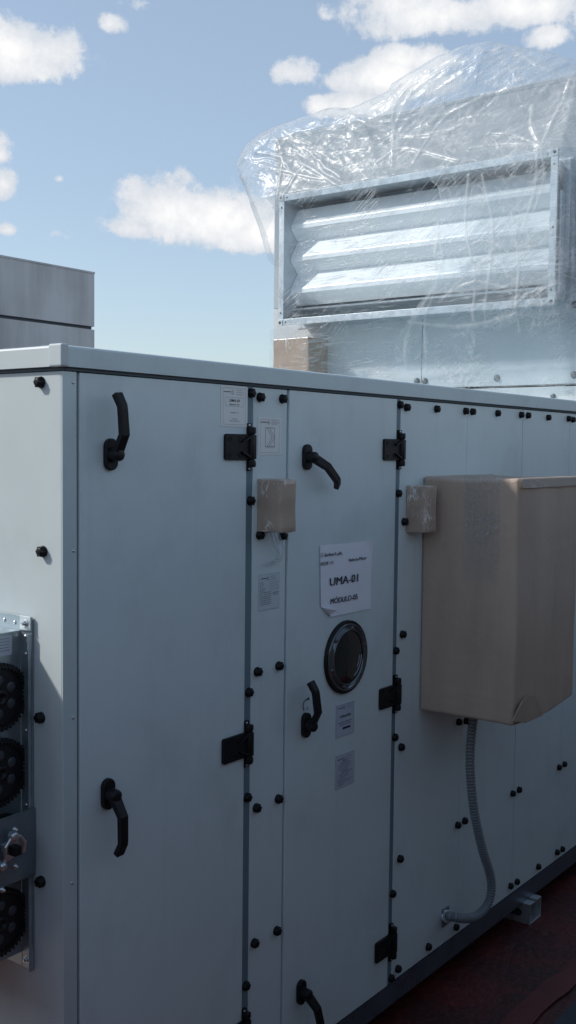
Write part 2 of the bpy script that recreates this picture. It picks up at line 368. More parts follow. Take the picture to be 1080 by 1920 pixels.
# ------------------------------------------------------------------ key measures
D = 1.6
ZB, ZT = .145, 1.866            # bottom and top of the facade panels
XC = 1.382                      # end face of the lower unit
YB = 3.34                       # back
XE = 6.6
def XZ(px, py, y=None):
    p = F(px, py, y); return p.x, p.z

# ================================================================== lower unit
ahu = empty('air_handling_unit', (XC, D, .06), 'long grey-white rooftop air handling unit with black handles, hinges and knobs', 'ventilation unit')
bx('casing', M['gap'], ahu, XC+.02, XE, D+.016, YB, ZB, ZT+.008)
bx('top_panel', M['cap'], ahu, XC+.03, XE, D+.03, YB-.01, ZT+.01, ZT+.028)
# knob: washer, dome and grip ridges
def knob_bm(r=.0118):
    bm = bmesh.new()
    lathe(bm, (0,0,0), (0,-1,0), [(0, r*.95), (.002, r*1.0), (.004, r*.92), (.0045, r*.86), (.011, r*.80), (.0135, r*.66), (.0145, r*.42), (.0145, 0)], 18)
    for k in range(6):
        a = 2*PI*k/6; c = Vector((math.cos(a), 0, math.sin(a)))*r*.78
        lathe(bm, c, (0,-1,0), [(.004, .0022), (.012, .0020), (.0125, 0)], 6)
    return bm
knob0 = obj('knob', knob_bm(), M['knob'], ahu, loc=(XC, D, 1))
used = [False]
def knob(parent, pos, rot=(0,0,0)):
    if not used[0]:
        used[0] = True; o = knob0; o.parent = parent; o.location = Vector(pos)-wloc(parent); o.rotation_euler = rot; return o
    return inst(knob0, parent, pos, rot)
screw0 = None
def screw_bm(r=.0035):
    bm = bmesh.new(); lathe(bm, (0,0,0), (0,-1,0), [(0, r), (.001, r), (.0018, r*.7), (.0022, 0)], 12); return bm

# corner post
cp = bx('corner_post', M['corner'], ahu, XC, 1.4185, D, D+.0035, ZB, ZT, bevel=.0012)
for (px, py) in [(137,717), (138,1033), (137,1346), (135,1656)]:
    x, z = XZ(px, py)
    if screw0 is None: screw0 = obj('screw', screw_bm(), M['screw'], cp, loc=(x, D, z))
    else: inst(screw0, cp, (x, D, z))
# end panel
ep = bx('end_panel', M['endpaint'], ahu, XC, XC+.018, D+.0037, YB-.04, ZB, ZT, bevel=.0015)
bx('end_post', M['corner'], ahu, XC, XC+.02, YB-.038, YB, ZB, ZT, bevel=.002)
for (px, py) in [(75,717), (79,1034), (75,1345), (76,1652)]:
    p = P(px+3, py, 0, XC); knob(ep, (XC, p.y, p.z), (0, 0, -PI/2))

# doors and panels
def post(x0, x1): return bx('post', M['post'], ahu, x0, x1, D+.001, D+.015, ZB, ZT)
def panel(name, x0, x1, y=D): return bx(name, M['paint'], ahu, x0, x1, y, D+.015, ZB+.001, ZT-.001, bevel=.0018)
d1 = panel('door', 1.4235, 1.9395, D-.003)
p1 = post(1.9425, 1.9655)
st = panel('filter_panel', 1.9668, 2.0985)
d2 = panel('door', 2.1045, 2.611, D-.003)
p2 = post(2.614, 2.6355)
pans = [panel('panel', a, b) for a, b in ((2.6375, 3.0425), (3.0445, 3.4505), (3.4545, 3.8645), (3.8665, 4.277), (4.281, 4.69), (4.693, 5.1), (5.103, 5.51), (5.514, 5.92), (5.923, 6.59))]
for (px, py) in [(470,737), (469,939), (466,1298), (463,1495), (460,1848)]:
    x, z = XZ(px, py); knob(p1, (x, D+.003, z))
for (px, py) in [(487,745), (529,748), (486,1003), (529,1004), (482,1259), (522,1248), (480,1514), (521,1497), (476,1767), (518,1744)]:
    x, z = XZ(px, py); knob(st, (x-.002, D, z))
for (px, py) in [(750,759), (747,925), (742,1220), (740,1382), (736,1675), (733,1833)]:
    x, z = XZ(px, py); knob(p2, (x-.002, D+.003, z))
for (px, py) in [(762,764), (818,767), (872,771), (885,772), (932,775), (976,778), (989,779), (1027,783), (1065,785), (1073,787),
                 (757,978), (754,1189), (751,1400), (749,1609), (745,1815), (802,1774), (854,1737), (859,1353), (873,1351),
                 (956,1660), (968,1652), (1008,1624), (1043,1597), (1053,1591), (857,1546), (870,1538), (960,1487), (972,1480), (1047,1438), (1057,1432)]:
    x, z = XZ(px, py); x -= .003
    par = [q for q, (a, b) in zip(pans, ((2.6, 3.0435), (3.0435, 3.4525), (3.4525, 3.8655), (3.8655, 4.28))) if a <= x < b][0]
    knob(par, (x, D, z))

# roof trim
def capseg(x0, x1):
    bm = bmesh.new()
    pr = [(D-.012, ZT+.008), (D-.012, ZT+.044), (D-.010, ZT+.0475), (D-.004, ZT+.0495), (D+.06, ZT+.050), (D+.06, ZT+.008)]
    prism(bm, [(x0, a, b) for a, b in pr], (x1-x0, 0, 0)); return obj('roof_trim', bm, M['cap'], ahu)
capseg(1.378, 2.7345); capseg(2.7355, XZ(1001, 760)[0]); capseg(XZ(1001, 760)[0]+.001, 5.1); capseg(5.101, XE)
bm = bmesh.new()
pr = [(XC-.012, ZT+.008), (XC-.012, ZT+.044), (XC-.010, ZT+.0475), (XC-.004, ZT+.0495), (XC+.06, ZT+.050), (XC+.06, ZT+.008)]
prism(bm, [(a, D+.004, b) for a, b in pr], (0, YB-D+.01, 0)); obj('roof_trim', bm, M['endpaint'], ahu)
bm = bmesh.new()   # folded corner piece
box(bm, XC-.0155, XC+.004, D-.0152, D+.024, ZT+.007, ZT+.0515)
obj('trim_corner', bm, M['endpaint'], ahu, bevel=.004, seg=3)
# dark strip under the trim, the gap's shade put into its colour
M['gap_shade'] = pmat('grey_gap_shade', (.09, .12, .14), .7)
bx('trim_gap_shade', M['gap_shade'], ahu, XC+.004, XE, D-.003, D+.02, ZT+.001, ZT+.0085)
bx('trim_gap_shade', M['gap_shade'], ahu, XC-.003, XC+.0035, D-.002, YB, ZT+.001, ZT+.0085)
# base rail
bm = bmesh.new()
box(bm, XC+.002, XE, D-.002, D+.004, .083, ZB-.002)
box(bm, XC+.002, XE, D-.002, D+.05, .078, .082)
box(bm, XC+.002, XC+.006, D+.006, YB, .078, ZB-.002)
box(bm, XC+.006, XE, D+.012, YB, .1, ZB-.002)
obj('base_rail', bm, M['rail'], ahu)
bx('base_beam', M['gap'], ahu, XC+.15, XE, D+.16, YB-.1, .004, .1)

# hinges
def hinge_bm(wl=.088, w2=.115):
    """origin on the post centre; leaf toward -X"""
    bm = bmesh.new()
    # leaf with rounded corners
    pts = []
    for cx, cz, a0 in ((-wl, -.030, 180), (-.004, -.030, 270), (-.004, .030, 0), (-wl, .030, 90)):
        for k in range(4):
            a = math.radians(a0+k*30); r = .006
            sx = 1 if cx < -.01 else -1
            pts.append((cx+sx*r+math.cos(a)*r, -.003, cz+(r if cz < 0 else -r)+math.sin(a)*r))
    prism(bm, pts, (0, -.0075, 0))
    for x in (-wl+.015, -wl+.052):
        for z in (-.019, .019):
            lathe(bm, (x, -.0105, z), (0,-1,0), [(0, .0062), (.0012, .0062), (.0012, .0040), (-.0006, .0040), (-.0006, 0)], 14)
    # converging ribs
    for s in (1, -1):
        prism(bm, [(-.035, -.0105, s*.010), (-.031, -.0105, s*.0145), (.0, -.0105, s*.028), (.0, -.0105, s*.021)], (0, -.006, 0))
    # post bracket and barrel
    box(bm, -.006, .010, -.0065, .004, -.056, .056)
    lathe(bm, (.004, -.0105, -.047), (0,0,1), [(0, 0), (0, .0095), (.017, .0095), (.017, .007), (.0185, .007), (.0185, .0088), (.075, .0088), (.075, .007), (.077, .007), (.077, .0095), (.094, .0095), (.094, 0)], 16)
    box(bm, .004, .0150, -.016, -.005, -.046, -.033); box(bm, .004, .0150, -.016, -.005, .033, .046)
    box(bm, .004, .0135, -.0185, -.006, -.0285, .0285)
    for z in (-.051, .051):
        lathe(bm, (.001, -.0065, z), (0,-1,0), [(0, .0034), (.001, .0034), (.002, 0)], 10, mis=[1, 1])
    return bm
hx1 = XZ(466, 840)[0]-.006; hx2 = XZ(749, 843)[0]-.008
h0 = obj('hinge', hinge_bm(), [M['black'], M['screw']], d1, .0008, loc=(hx1, D, XZ(445, 838)[1]))
z1, z2 = XZ(445, 838)[1], XZ(442, 1400)[1]
inst(h0, d1, (hx1, D, z2)); inst(h0, d1, (hx1, D, 2*z2-z1))
for py in (843, 1303, 1765): inst(h0, d2, (hx2, D, XZ(733, py)[1]))

# handles
def handle_bm():
    bm = bmesh.new()
    pts = []
    for cz, a0 in ((.016, 0), (-.016, 180)):
        for k in range(9):
            a = math.radians(a0+k*22.5); pts.append((math.cos(a)*.0165, 0, cz+math.sin(a)*.0165))
    prism(bm, pts, (0, -.011, 0))
    return bm
def lever_bm():
    bm = bmesh.new()
    lathe(bm, (0,0,0), (0,-1,0), [(.010, .0145), (.030, .0135), (.034, .0125), (.036, .009), (.036, 0)], 20)
    # side profile (outward, along)
    prof = [(.020, -.002), (.030, .012), (.047, .040), (.046, .090), (.045, .098), (.032, .122)]
    th = .0068; w = [.0115, .0115, .0105, .0098, .0098, .0105]
    rings = []
    for i, (o, a) in enumerate(prof):
        p0 = Vector((prof[max(i-1,0)])); p1 = Vector(prof[min(i+1, len(prof)-1)]); d = (p1-p0).normalized(); nn = Vector((d.y, -d.x))
        c = Vector((o, a))
        q = []
        for sx, sn in ((-1,-1), (1,-1), (1,1), (-1,1)):
            cc = c+nn*th*sn; q.append(bm.verts.new((sx*w[i], -cc.x, cc.y)))
        rings.append(q)
    for i in range(len(rings)-1):
        for k in range(4): bm.faces.new((rings[i][k], rings[i][(k+1)%4], rings[i+1][(k+1)%4], rings[i+1][k]))
    bm.faces.new(rings[0]); bm.faces.new(list(reversed(rings[-1])))
    return bm
base0 = lev0 = None
def handle(door, px, py, ang):
    global base0, lev0
    x, z = XZ(px, py); x -= .004
    if base0 is None:
        base0 = obj('handle_plate', handle_bm(), M['black'], door, .002, loc=(x, D-.003, z)); lev0 = obj('handle', lever_bm(), M['black'], door, .0022, loc=(x, D-.003, z)); b, l = base0, lev0
    else:
        b = inst(base0, door, (x, D-.003, z)); l = inst(lev0, door, (x, D-.003, z))
    l.rotation_euler = (0, math.radians(ang), 0)
handle(d1, 205, 852, -4); handle(d1, 200, 1486, 178); handle(d2, 573, 857, 128); handle(d2, 571, 1358, -10); handle(d2, 562, 1857, 160)

# stickers on the doors
YS = D-.0042
def sticker(name, door, px0, py0, px1, py1, mat, draw, ys=YS):
    x0, z0 = XZ(px0, py1); x1, _ = XZ(px1, py0); z1 = XZ((px0+px1)/2, (py0+0))[1]; z0 = XZ((px0+px1)/2, py1)[1]
    s = bx(name, mat, door, x0, x1, ys, ys+.0009, z0, z1)
    bm = bmesh.new(); draw(bm, x0, x1, z0, z1, ys-.0006); obj('print', bm, [M['ink'], M['inkgrey'], M['inkfaint']], door)
    return s
def frame(bm, x0, x1, z0, z1, y, t, mi):
    for a in ((x0, x1, z0, z0+t), (x0, x1, z1-t, z1), (x0, x0+t, z0+t, z1-t), (x1-t, x1, z0+t, z1-t)):
        quad(bm, [(a[0], y, a[2]), (a[1], y, a[2]), (a[1], y, a[3]), (a[0], y, a[3])], mi)
def head(bm, x0, x1, z1, w, y, mi=1):
    dash(bm, x0+.1*w, x0+.36*w, z1-.115*w*1.0, .022*w, y, mi, False); 
    frame(bm, x0+.39*w, x0+.46*w, z1-.17*w, z1-.08*w, y, .012*w, mi)
    for k in range(3): dash(bm, x0+.56*w, x0+(.80+.05*(k == 1))*w, z1-(.07+.05*k)*w, .012*w, y, 2)
def dr1(bm, x0, x1, z0, z1, y):
    w = x1-x0; h = z1-z0; cx = (x0+x1)/2
    frame(bm, x0+.08*w, x1-.08*w, z0+.05*h, z1-.05*h, y, .0006, 2); head(bm, x0, x1, z1-.03*h, w, y)
    frame(bm, x0+.16*w, x1-.16*w, z0+.50*h, z0+.72*h, y, .0005, 2)
    text_bm(bm, 'UMA-01', cx, z0+.645*h, .065*h, y, .40*w, 0, .012); text_bm(bm, 'Módulo 05', cx, z0+.545*h, .032*h, y, .36*w, 0, .012)
    text_bm(bm, '022F-11', cx, z0+.345*h, .03*h, y, .28*w, 1, .012)
    dash(bm, cx-.1*w, cx+.1*w, z0+.19*h, .013*h, y, 1); dash(bm, cx-.18*w, cx+.18*w, z0+.14*h, .014*h, y, 1)
sticker('sticker', d1, 411, 724, 462, 800, M['sticker'], dr1)
def dr2(bm, x0, x1, z0, z1, y):
    w = x1-x0; h = z1-z0
    frame(bm, x0+.09*w, x1-.09*w, z0+.06*h, z1-.05*h, y, .0006, 2); head(bm, x0, x1, z1-.01*h, w, y); dash(bm, x0+.09*w, x1-.09*w, z1-.14*h, .0006, y, 2, False)
    a, b, c, d = x0+.30*w, x1-.30*w, z0+.22*h, z0+.73*h
    frame(bm, a, b, c, d, y, .0009, 0)
    mz = (c+d)/2
    for o in (0, .10*w):
        for s in (1, -1):
            e = d if s > 0 else c
            prism_pts = [(a+.06*w+o, y-.0003, e), (a+.075*w+o, y-.0003, e), (b-.12*w+o+.015*w, y-.0003, mz), (b-.12*w+o, y-.0003, mz)]
            quad(bm, prism_pts, 1)
    dash(bm, a, b, c-.02*h, .0007, y, 1)
sticker('sticker', st, 483, 783, 527, 853, M['sticker'], dr2, D-.0012)
def dr3(bm, x0, x1, z0, z1, y):
    w = x1-x0; h = z1-z0; head(bm, x0, x1, z1-.02*h, w, y, 0)
    for k in range(12):
        z = z1-(.24+.055*k)*h
        dash(bm, x0+.05*w, x0+random.uniform(.16, .34)*w, z, .016*h, y, 1)
        if k > 4: dash(bm, x0+.26*w, x0+.6*w, z, .016*h, y, 1)
        else: dash(bm, x0+.5*w, x0+.95*w, z, .010*h, y, 2)
    dash(bm, x0+.68*w, x0+.98*w, z1-.55*h, .018*h, y, 1); dash(bm, x0+.68*w, x0+.92*w, z1-.60*h, .018*h, y, 1)
    frame(bm, x0, x1, z0, z1, y, .0005, 2)
sticker('data_plate', st, 484, 1075, 523, 1142, M['clear_label'], dr3, D-.0012)
def dr4(bm, x0, x1, z0, z1, y):
    w = x1-x0; h = z1-z0; cx = (x0+x1)/2; frame(bm, x0+.03*w, x1-.03*w, z0+.02*h, z1-.02*h, y, .0006, 2); head(bm, x0, x1, z1, w, y, 0)
    text_bm(bm, 'ATENCIÓN', cx, z0+.62*h, .068*h, y, .60*w, 0, .03)
    dash(bm, x0+.12*w, x1-.14*w, z0+.44*h, .022*h, y, 0); dash(bm, x0+.2*w, x1-.2*w, z0+.37*h, .020*h, y, 0)
    a = x0+.33*w; b = x0+.78*w; z = z0+.25*h
    quad(bm, [(a, y, z), (a+.12*w, y, z-.055*h), (a+.12*w, y, z+.055*h)], 0); quad(bm, [(a+.12*w, y, z-.032*h), (b, y, z-.032*h), (b, y, z+.032*h), (a+.12*w, y, z+.032*h)], 0)
sticker('warning_label', d2, 627, 1318, 662, 1379, M['sticker_grey'], dr4)
def dr5(bm, x0, x1, z0, z1, y):
    w = x1-x0; h = z1-z0; head(bm, x0, x1, z1-.02*h, w, y, 0); frame(bm, x0+.02*w, x1-.02*w, z0+.01*h, z1-.01*h, y, .0006, 2)
    ks = [(.38,.62,0), (.25,.72,0), (.12,.85,1), (.12,.8,1), (.14,.7,1), (.3,.65,0), (.3,.9,0), (.1,.75,1), (.25,.7,0), (.12,.5,1), (.1,.85,1), (.14,.8,1), (.12,.4,0)]
    for k, (a, b, mi) in enumerate(ks): dash(bm, x0+a*w, x0+b*w, z1-(.2+.058*k)*h, .017*h, y, mi)
sticker('instruction_label', d2, 626, 1412, 662, 1474, M['sticker_grey'], dr5)
# curved arrow printed beside the lever
bm = bmesh.new(); cx, cz = XZ(573, 1322); r = .016
for k in range(10):
    a0, a1 = math.radians(75+k*15), math.radians(90+k*15)
    quad(bm, [(cx+math.cos(a0)*(r-.0014), YS, cz+math.sin(a0)*(r-.0014)), (cx+math.cos(a0)*(r+.0014), YS, cz+math.sin(a0)*(r+.0014)), (cx+math.cos(a1)*(r+.0014), YS, cz+math.sin(a1)*(r+.0014)), (cx+math.cos(a1)*(r-.0014), YS, cz+math.sin(a1)*(r-.0014))])
quad(bm, [(cx+.004, YS, cz+r-.005), (cx+.012, YS, cz+r), (cx+.004, YS, cz+r+.005)])
dash(bm, cx-.001, cx+.007, cz-.007, .002, YS); dash(bm, cx-.001, cx+.007, cz-.011, .002, YS)
obj('turn_arrow', bm, M['ink'], d2)

# round inspection window
wx, wz = XZ(645, 1231); R_ = abs(XZ(645, 1163)[1]-XZ(645, 1299)[1])/2
bm = bmesh.new(); ys = D-.003
lathe(bm, (wx, ys, wz), (0,-1,0), [(0, R_), (.006, R_), (.009, R_*.985), (.010, R_*.95), (.008, R_*.93)], 56)
wf = obj('window_frame', bm, M['black'], d2)
bm = bmesh.new()
lathe(bm, (wx, ys, wz), (0,-1,0), [(.006, R_*.935), (.012, R_*.91), (.013, R_*.88), (.006, R_*.84), (.006, R_*.80), (.016, R_*.765), (.017, R_*.745), (.011, R_*.72)], 56)
for k in range(6):
    a = math.radians(60*k+18); c = (wx+math.cos(a)*R_*.80, ys-.006, wz+math.sin(a)*R_*.80)
    lathe(bm, c, (0,-1,0), [(0, .006), (.008, .0055), (.0095, .004), (.0095, 0)], 12)
obj('window_lens', bm, M['clearring'], d2)
bm = bmesh.new()
lathe(bm, (wx, ys, wz), (0,-1,0), [(.0112, R_*.72), (.0128, R_*.6), (.0150, R_*.4), (.0158, R_*.2), (.0162, 0)], 48)
obj('window_glass', bm, M['pglass'], d2)
bm = bmesh.new()
for a0, n_, rr in ((-65, 9, .60), (-40, 6, .50)):
    tube(bm, [(wx+math.cos(math.radians(a0+k*8))*R_*rr, ys-.0138, wz+math.sin(math.radians(a0+k*8))*R_*rr) for k in range(n_)], .0014, 6)
M['reflection_arc'] = pmat('pale_reflection_arc', (.34, .39, .42), .25)  # pale curved ridges, glass reflections put into their colour
obj('window_reflections', bm, M['reflection_arc'], d2)

# ================================================================== paper taped to the second door
def paper():
    px = [(597,1021), (695,1014), (692,1142), (610,1159), (597,1142)]
    tl = F(597, 1022); tr = F(695, 1014); br = F(692, 1141); bl = F(598, 1160)
    bm = bmesh.new(); nx, nz = 22, 28; g = {}
    for i in range(nx+1):
        for j in range(nz+1):
            u, v = i/nx, j/nz
            p = tl.lerp(tr, u).lerp(bl.lerp(br, u), v)
            c = max(0, (1-u)*1.0+v-1.84)  # lower left corner curls off the door
            y = D-.0055-.9*c*c - .0008*math.sin(u*5+.6)*v-.0006*math.sin(v*7)*u
            c2 = max(0, u+(1-v)-1.86); y -= c2*.05
            g[i, j] = bm.verts.new((p.x+.25*c, y, p.z+.12*c))
    for i in range(nx):
        for j in range(nz):
            f = bm.faces.new((g[i,j], g[i+1,j], g[i+1,j+1], g[i,j+1])); f.smooth = True
    o = obj('paper_notice', bm, M['paper']); tag(o, 'white paper notice reading UMA-01 MÓDULO-05 taped above the round window', 'notice')
    def T(s, x, y, h, w, mi=0, b=.01):
        bm = bmesh.new(); q = F(x, y, D-.010); k = h*.032
        for j, dx in enumerate((-k, 0, k)): text_bm(bm, s, q.x+dx, q.z, h, D-.0080-j*.0001, w, mi, 0)
        p = obj('lettering', bm, [M['ink'], M['inkgrey']]); p.parent = o
    def wd(a, b, y): return F(b, y).x-F(a, y).x
    T('UMA-01', 647, 1087, .021, wd(621, 673, 1087), 0, .004)
    T('MÓDULO-05', 647, 1123, .0145, wd(622, 672, 1123), 0, .004)
    T('022F-11', 614.5, 1056, .0085, wd(603, 626, 1056), 0, .006)
    T('Valtria-Pfizer', 672, 1048, .0085, wd(655, 689, 1048), 0, .004)
    T('Berliner', 619.5, 1039.5, .0090, wd(610.5, 628.5, 1039), 0, .01); T('Luft.', 637, 1037.5, .0090, wd(630, 643.5, 1037), 0, .0)
    q = F(605.5, 1041, D-.010); k = .0042; bm = bmesh.new()
    frame(bm, q.x-k, q.x+k, q.z-k*1.2, q.z+k*1.2, D-.0080, .0012, 1); dash(bm, q.x-k*.5, q.x+k, q.z, .0012, D-.0082, 1, False)
    p = obj('emblem', bm, [M['ink'], M['inkgrey']]); p.parent = o
paper()

# ================================================================== damper on the end of the lower unit (left edge of the picture)
dm = empty('air_damper', (1.30, 2.3, .64), 'galvanised air damper with black gears bolted to the unit\'s left end', 'damper')
ya, yb = 1.687, 3.12
pz1 = P(66, 1159, 0, XC-.008).z; pz0 = P(62, 1822, 0, XC-.008).z
XD = XC-.003
bm = bmesh.new()
xo = 1.215
web = ya+.034
box(bm, XD-.003, XD, ya, ya+.033, pz0, pz1); box(bm, XD-.003, XD, yb-.033, yb, pz0, pz1)
box(bm, XD-.003, XD, ya+.034, yb-.034, pz1-.032, pz1); box(bm, XD-.003, XD, ya+.034, yb-.034, pz0, pz0+.032)
box(bm, XD-.012, XD-.004, ya, ya+.0025, pz0, pz1-.034)          # return lip
box(bm, xo, XD-.004, web, web+.002, pz0+.03, pz1-.03)            # side web
box(bm, xo, XD-.004, yb-.036, yb-.034, pz0+.03, pz1-.03)
box(bm, xo, XD-.004, web+.003, yb-.037, pz1-.033, pz1-.030); box(bm, xo, XD-.004, web+.003, yb-.037, pz0+.030, pz0+.033)
box(bm, xo, xo+.003, ya, web-.001, pz0, pz1); box(bm, xo, xo+.003, yb-.033, yb, pz0, pz1)
box(bm, xo, xo+.003, web, yb-.034, pz1-.029, pz1); box(bm, xo, xo+.003, web, yb-.034, pz0, pz0+.029)
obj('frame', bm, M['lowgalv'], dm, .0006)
bm = bmesh.new()
for i in range(4):
    z = pz0+.03+(pz1-pz0-.06)*(i+.5)/4
    prism(bm, [(1.27, web+.01, z-.07), (1.275, web+.01, z-.07), (1.345, web+.01, z+.07), (1.34, web+.01, z+.07)], (0, yb-web-.055, 0))
obj('blades', bm, M['galv'], dm)
cpz = P(50, 1169, 0, XD-.004)
bm = bmesh.new()
prism(bm, [(XD-.004, ya-.001, pz1+.001), (XD-.004, ya-.001, pz1-.028), (XD-.004, ya+.032, pz1-.028), (XD-.004, ya+.032, pz1+.001)], (-.003, 0, 0))
lathe(bm, (XD-.007, ya+.014, pz1-.014), (-1,0,0), [(0, .0085), (.0012, .0085), (.0016, .006)], 16)
obj('corner_bracket', bm, M['galv'], dm, .0008)
def bolt_bm(r=.006, ax=(-1,0,0), h=.006):
    bm = bmesh.new(); lathe(bm, (0,0,0), ax, [(0, r*1.5), (.0012, r*1.5), (.0012, r), (h, r), (h*1.02, r*.6), (h*1.8, r*.55), (h*1.85, 0)], 6)
    for f in bm.faces: f.smooth = False
    return bm
bolt0 = obj('bolt', bolt_bm(), M['screw'], dm, loc=(XD-.007, ya+.014, pz1-.014))
rv0 = obj('rivet', (lambda b: (lathe(b, (0,0,0), (-1,0,0), [(0, .0045), (.0015, .004), (.0028, .002), (.003, 0)], 12), b)[1])(bmesh.new()), M['screw'], dm, loc=(XD-.003, ya+.052, pz1-.016))
inst(rv0, dm, (XD-.003, ya+.085, pz1-.014))
inst(bolt0, dm, (XD-.003, ya+.016, pz0+.02))
for py in (1195, 1228, 1372, 1512):
    q = P(58, py, 0, XD-.003); inst(rv0, dm, (XD-.003, ya+.018, q.z))
# gears on the side web
def gear_bm(R1=.069, nt_=44, t=.010):
    bm = bmesh.new(); pts = []
    for k in range(nt_):
        for f_, rr in ((0, R1-.0052), (.28, R1-.0052), (.42, R1), (.72, R1)):
            a = 2*PI*(k+f_)/nt_; pts.append((math.cos(a)*rr, math.sin(a)*rr))
    n = len(pts)
    outF = [bm.verts.new((x, -t, z)) for x, z in pts]; outB = [bm.verts.new((x, 0, z)) for x, z in pts]
    for k in range(n): bm.faces.new((outF[k], outB[k], outB[(k+1)%n], outF[(k+1)%n]))
    inF = [bm.verts.new((x*.88, -t, z*.88)) for x, z in pts]
    inB = [bm.verts.new((x*.87, -t*.45, z*.87)) for x, z in pts]
    for a, b in ((outF, inF), (inF, inB)):
        for k in range(n): bm.faces.new((a[k], a[(k+1)%n], b[(k+1)%n], b[k]))
    c = bm.verts.new((0, -t*.45, 0))
    for k in range(n): bm.faces.new((inB[k], inB[(k+1)%n], c))
    lathe(bm, (0,-t*.45,0), (0,-1,0), [(0, .016), (.010, .015), (.010, .008), (0, .008), (0,0)], 18)
    for k in range(6):
        a = math.radians(60*k+30); c = Vector((math.cos(a)*.034, -t*.46, math.sin(a)*.034))
        lathe(bm, c, (0,-1,0), [(0, .0105), (.0016, .0095), (.0026, .006), (.003, 0)], 18, mis=[1, 1, 1])
    return bm
M['gearhole'] = pmat('gear_boss_grey', (.06, .07, .085), .4)
gy = web-.001
gzs = [F(20, y, gy-.01).z for y in (1305, 1445, 1585, 1725)]
gx = F(50, 1305, gy-.01).x-.064
g0 = obj('gear', gear_bm(), [M['gear'], M['gearhole']], dm, loc=(gx, gy, gzs[0]))
for z in gzs[1:]: o = inst(g0, dm, (gx, gy-.0002, z)); o.rotation_euler = (0, math.radians(4.1), 0)
# backing strip behind gears
# actuator plate
q1 = F(67, 1513, ya-.003); q0 = F(67, 1638, ya-.003)
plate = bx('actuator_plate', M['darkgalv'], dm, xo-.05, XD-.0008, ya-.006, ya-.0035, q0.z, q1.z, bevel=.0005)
bm = bmesh.new()
cy = ya-.006
c = F(22, 1592, cy-.01)
for a in range(1):
    pts = [(c.x+math.cos(math.radians(45+90*k+12))*.026, cy-.012, c.z+math.sin(math.radians(45+90*k+12))*.026) for k in range(4)]
    prism(bm, pts, (0, .011, 0))
box(bm, c.x-.009, c.x+.009, cy-.030, cy-.0125, c.z-.009, c.z+.009, 1)
tube(bm, [(c.x-.022, cy-.018, c.z-.02), (c.x-.022, cy-.020, c.z+.012), (c.x-.010, cy-.020, c.z+.026), (c.x+.012, cy-.020, c.z+.026), (c.x+.024, cy-.020, c.z+.010), (c.x+.024, cy-.016, c.z-.012)], .0038, 8)
lathe(bm, (c.x-.002, cy-.012, c.z+.028), (0,-1,0), [(0, .010), (.012, .010), (.015, .006), (.015, 0)], 10)
lathe(bm, (c.x-.028, cy-.012, c.z-.024), (0,-1,0), [(0, .009), (.010, .009), (.014, .005), (.014, 0)], 8)
obj('shaft_clamp', bm, [M['screw'], M['black']], dm, .0012)
for (px, py) in ((27, 1555), (28, 1624), (3, 1668)):
    q = F(px, py, cy); b = bmesh.new(); lathe(b, (0,0,0), (0,-1,0), [(0, .0055), (.004, .0055), (.004, .003), (.010, .003), (.0105, 0)], 8); obj('bolt', b, M['screw'], dm, loc=(q.x, cy, q.z))
# sticker on the side web
bm = bmesh.new(); a = F(-10, 1230, web-.001); b_ = F(22, 1190, web-.001)
quad(bm, [(a.x-.02, web-.001, b_.z-.040), (b_.x, web-.001, b_.z-.040), (b_.x, web-.001, b_.z), (a.x-.02, web-.001, b_.z)])
for k in range(5): dash(bm, a.x-.01, b_.x-.006, b_.z-.006-.006*k, .0012, web-.0015, 1)
obj('label', bm, [M['sticker_grey'], M['inkgrey']], dm)

# ================================================================== big carton hung on the facade
def lump(bm, amp, freq, seed=0):
    bm.normal_update()
    for v in bm.verts:
        n = noise.noise_vector(v.co*freq+Vector((seed, 0, 0)))
        v.co += n*amp
def grid_box(bm, x0, x1, y0, y1, z0, z1, step, mi=0):
    """a box subdivided so it can be dented"""
    box(bm, x0, x1, y0, y1, z0, z1, mi)
    n = lambda a: max(1, int(round(a/step)))
    for ax, (a, b) in enumerate(((x0, x1), (y0, y1), (z0, z1))):
        k = n(b-a)
        for i in range(1, k):
            c = [0, 0, 0]; c[ax] = a+(b-a)*i/k; no = [0, 0, 0]; no[ax] = 1
            bmesh.ops.bisect_plane(bm, geom=bm.verts[:]+bm.edges[:]+bm.faces[:], plane_co=c, plane_no=no)
bxX0 = F(789, 1100).x
cor = P(968, 1362, 0, bxX0); topc = P(968, 897, 0, bxX0)
bxY = (cor.y+topc.y)/2
bxX1 = F(1078, 1200, bxY).x
bxZ0 = F(968, 1360, bxY).z; bxZ1 = F(968, 897, bxY).z
bm = bmesh.new(); grid_box(bm, bxX0, bxX1, bxY, D-.001, bxZ0, bxZ1, .035)
for v in bm.verts:
    if v.co.y > D-.01: continue
    n = noise.noise_vector(v.co*4.5); v.co += Vector((n.x*.006, n.y*.005, n.z*.003))
    # sagging bottom edges and crushed corners
    u = (v.co.x-bxX0)/(bxX1-bxX0); w = (D-v.co.y)/(D-bxY); t = (bxZ1-v.co.z)/(bxZ1-bxZ0)
    if t > .93 and w > .9: v.co.z += -.008*math.sin(PI*u)+.012*max(0, u-.6)*2.5
    if t < .05: v.co.z -= .006*math.sin(PI*w)
    v.co.y += .010*math.sin(PI*t)*math.sin(PI*u)*-1
cx0 = obj('cardboard_carton', bm, M['card'], None, .010, seg=3, angle=50)
tag(cx0, 'large brown cardboard carton covering a box on the grey facade, conduit coming out below', 'carton')
for p in cx0.data.polygons: p.use_smooth = False
bm = bmesh.new()   # tape over the top front edge and film glints on the left face
yt = bxY-.0045
pts = []
nx = 14
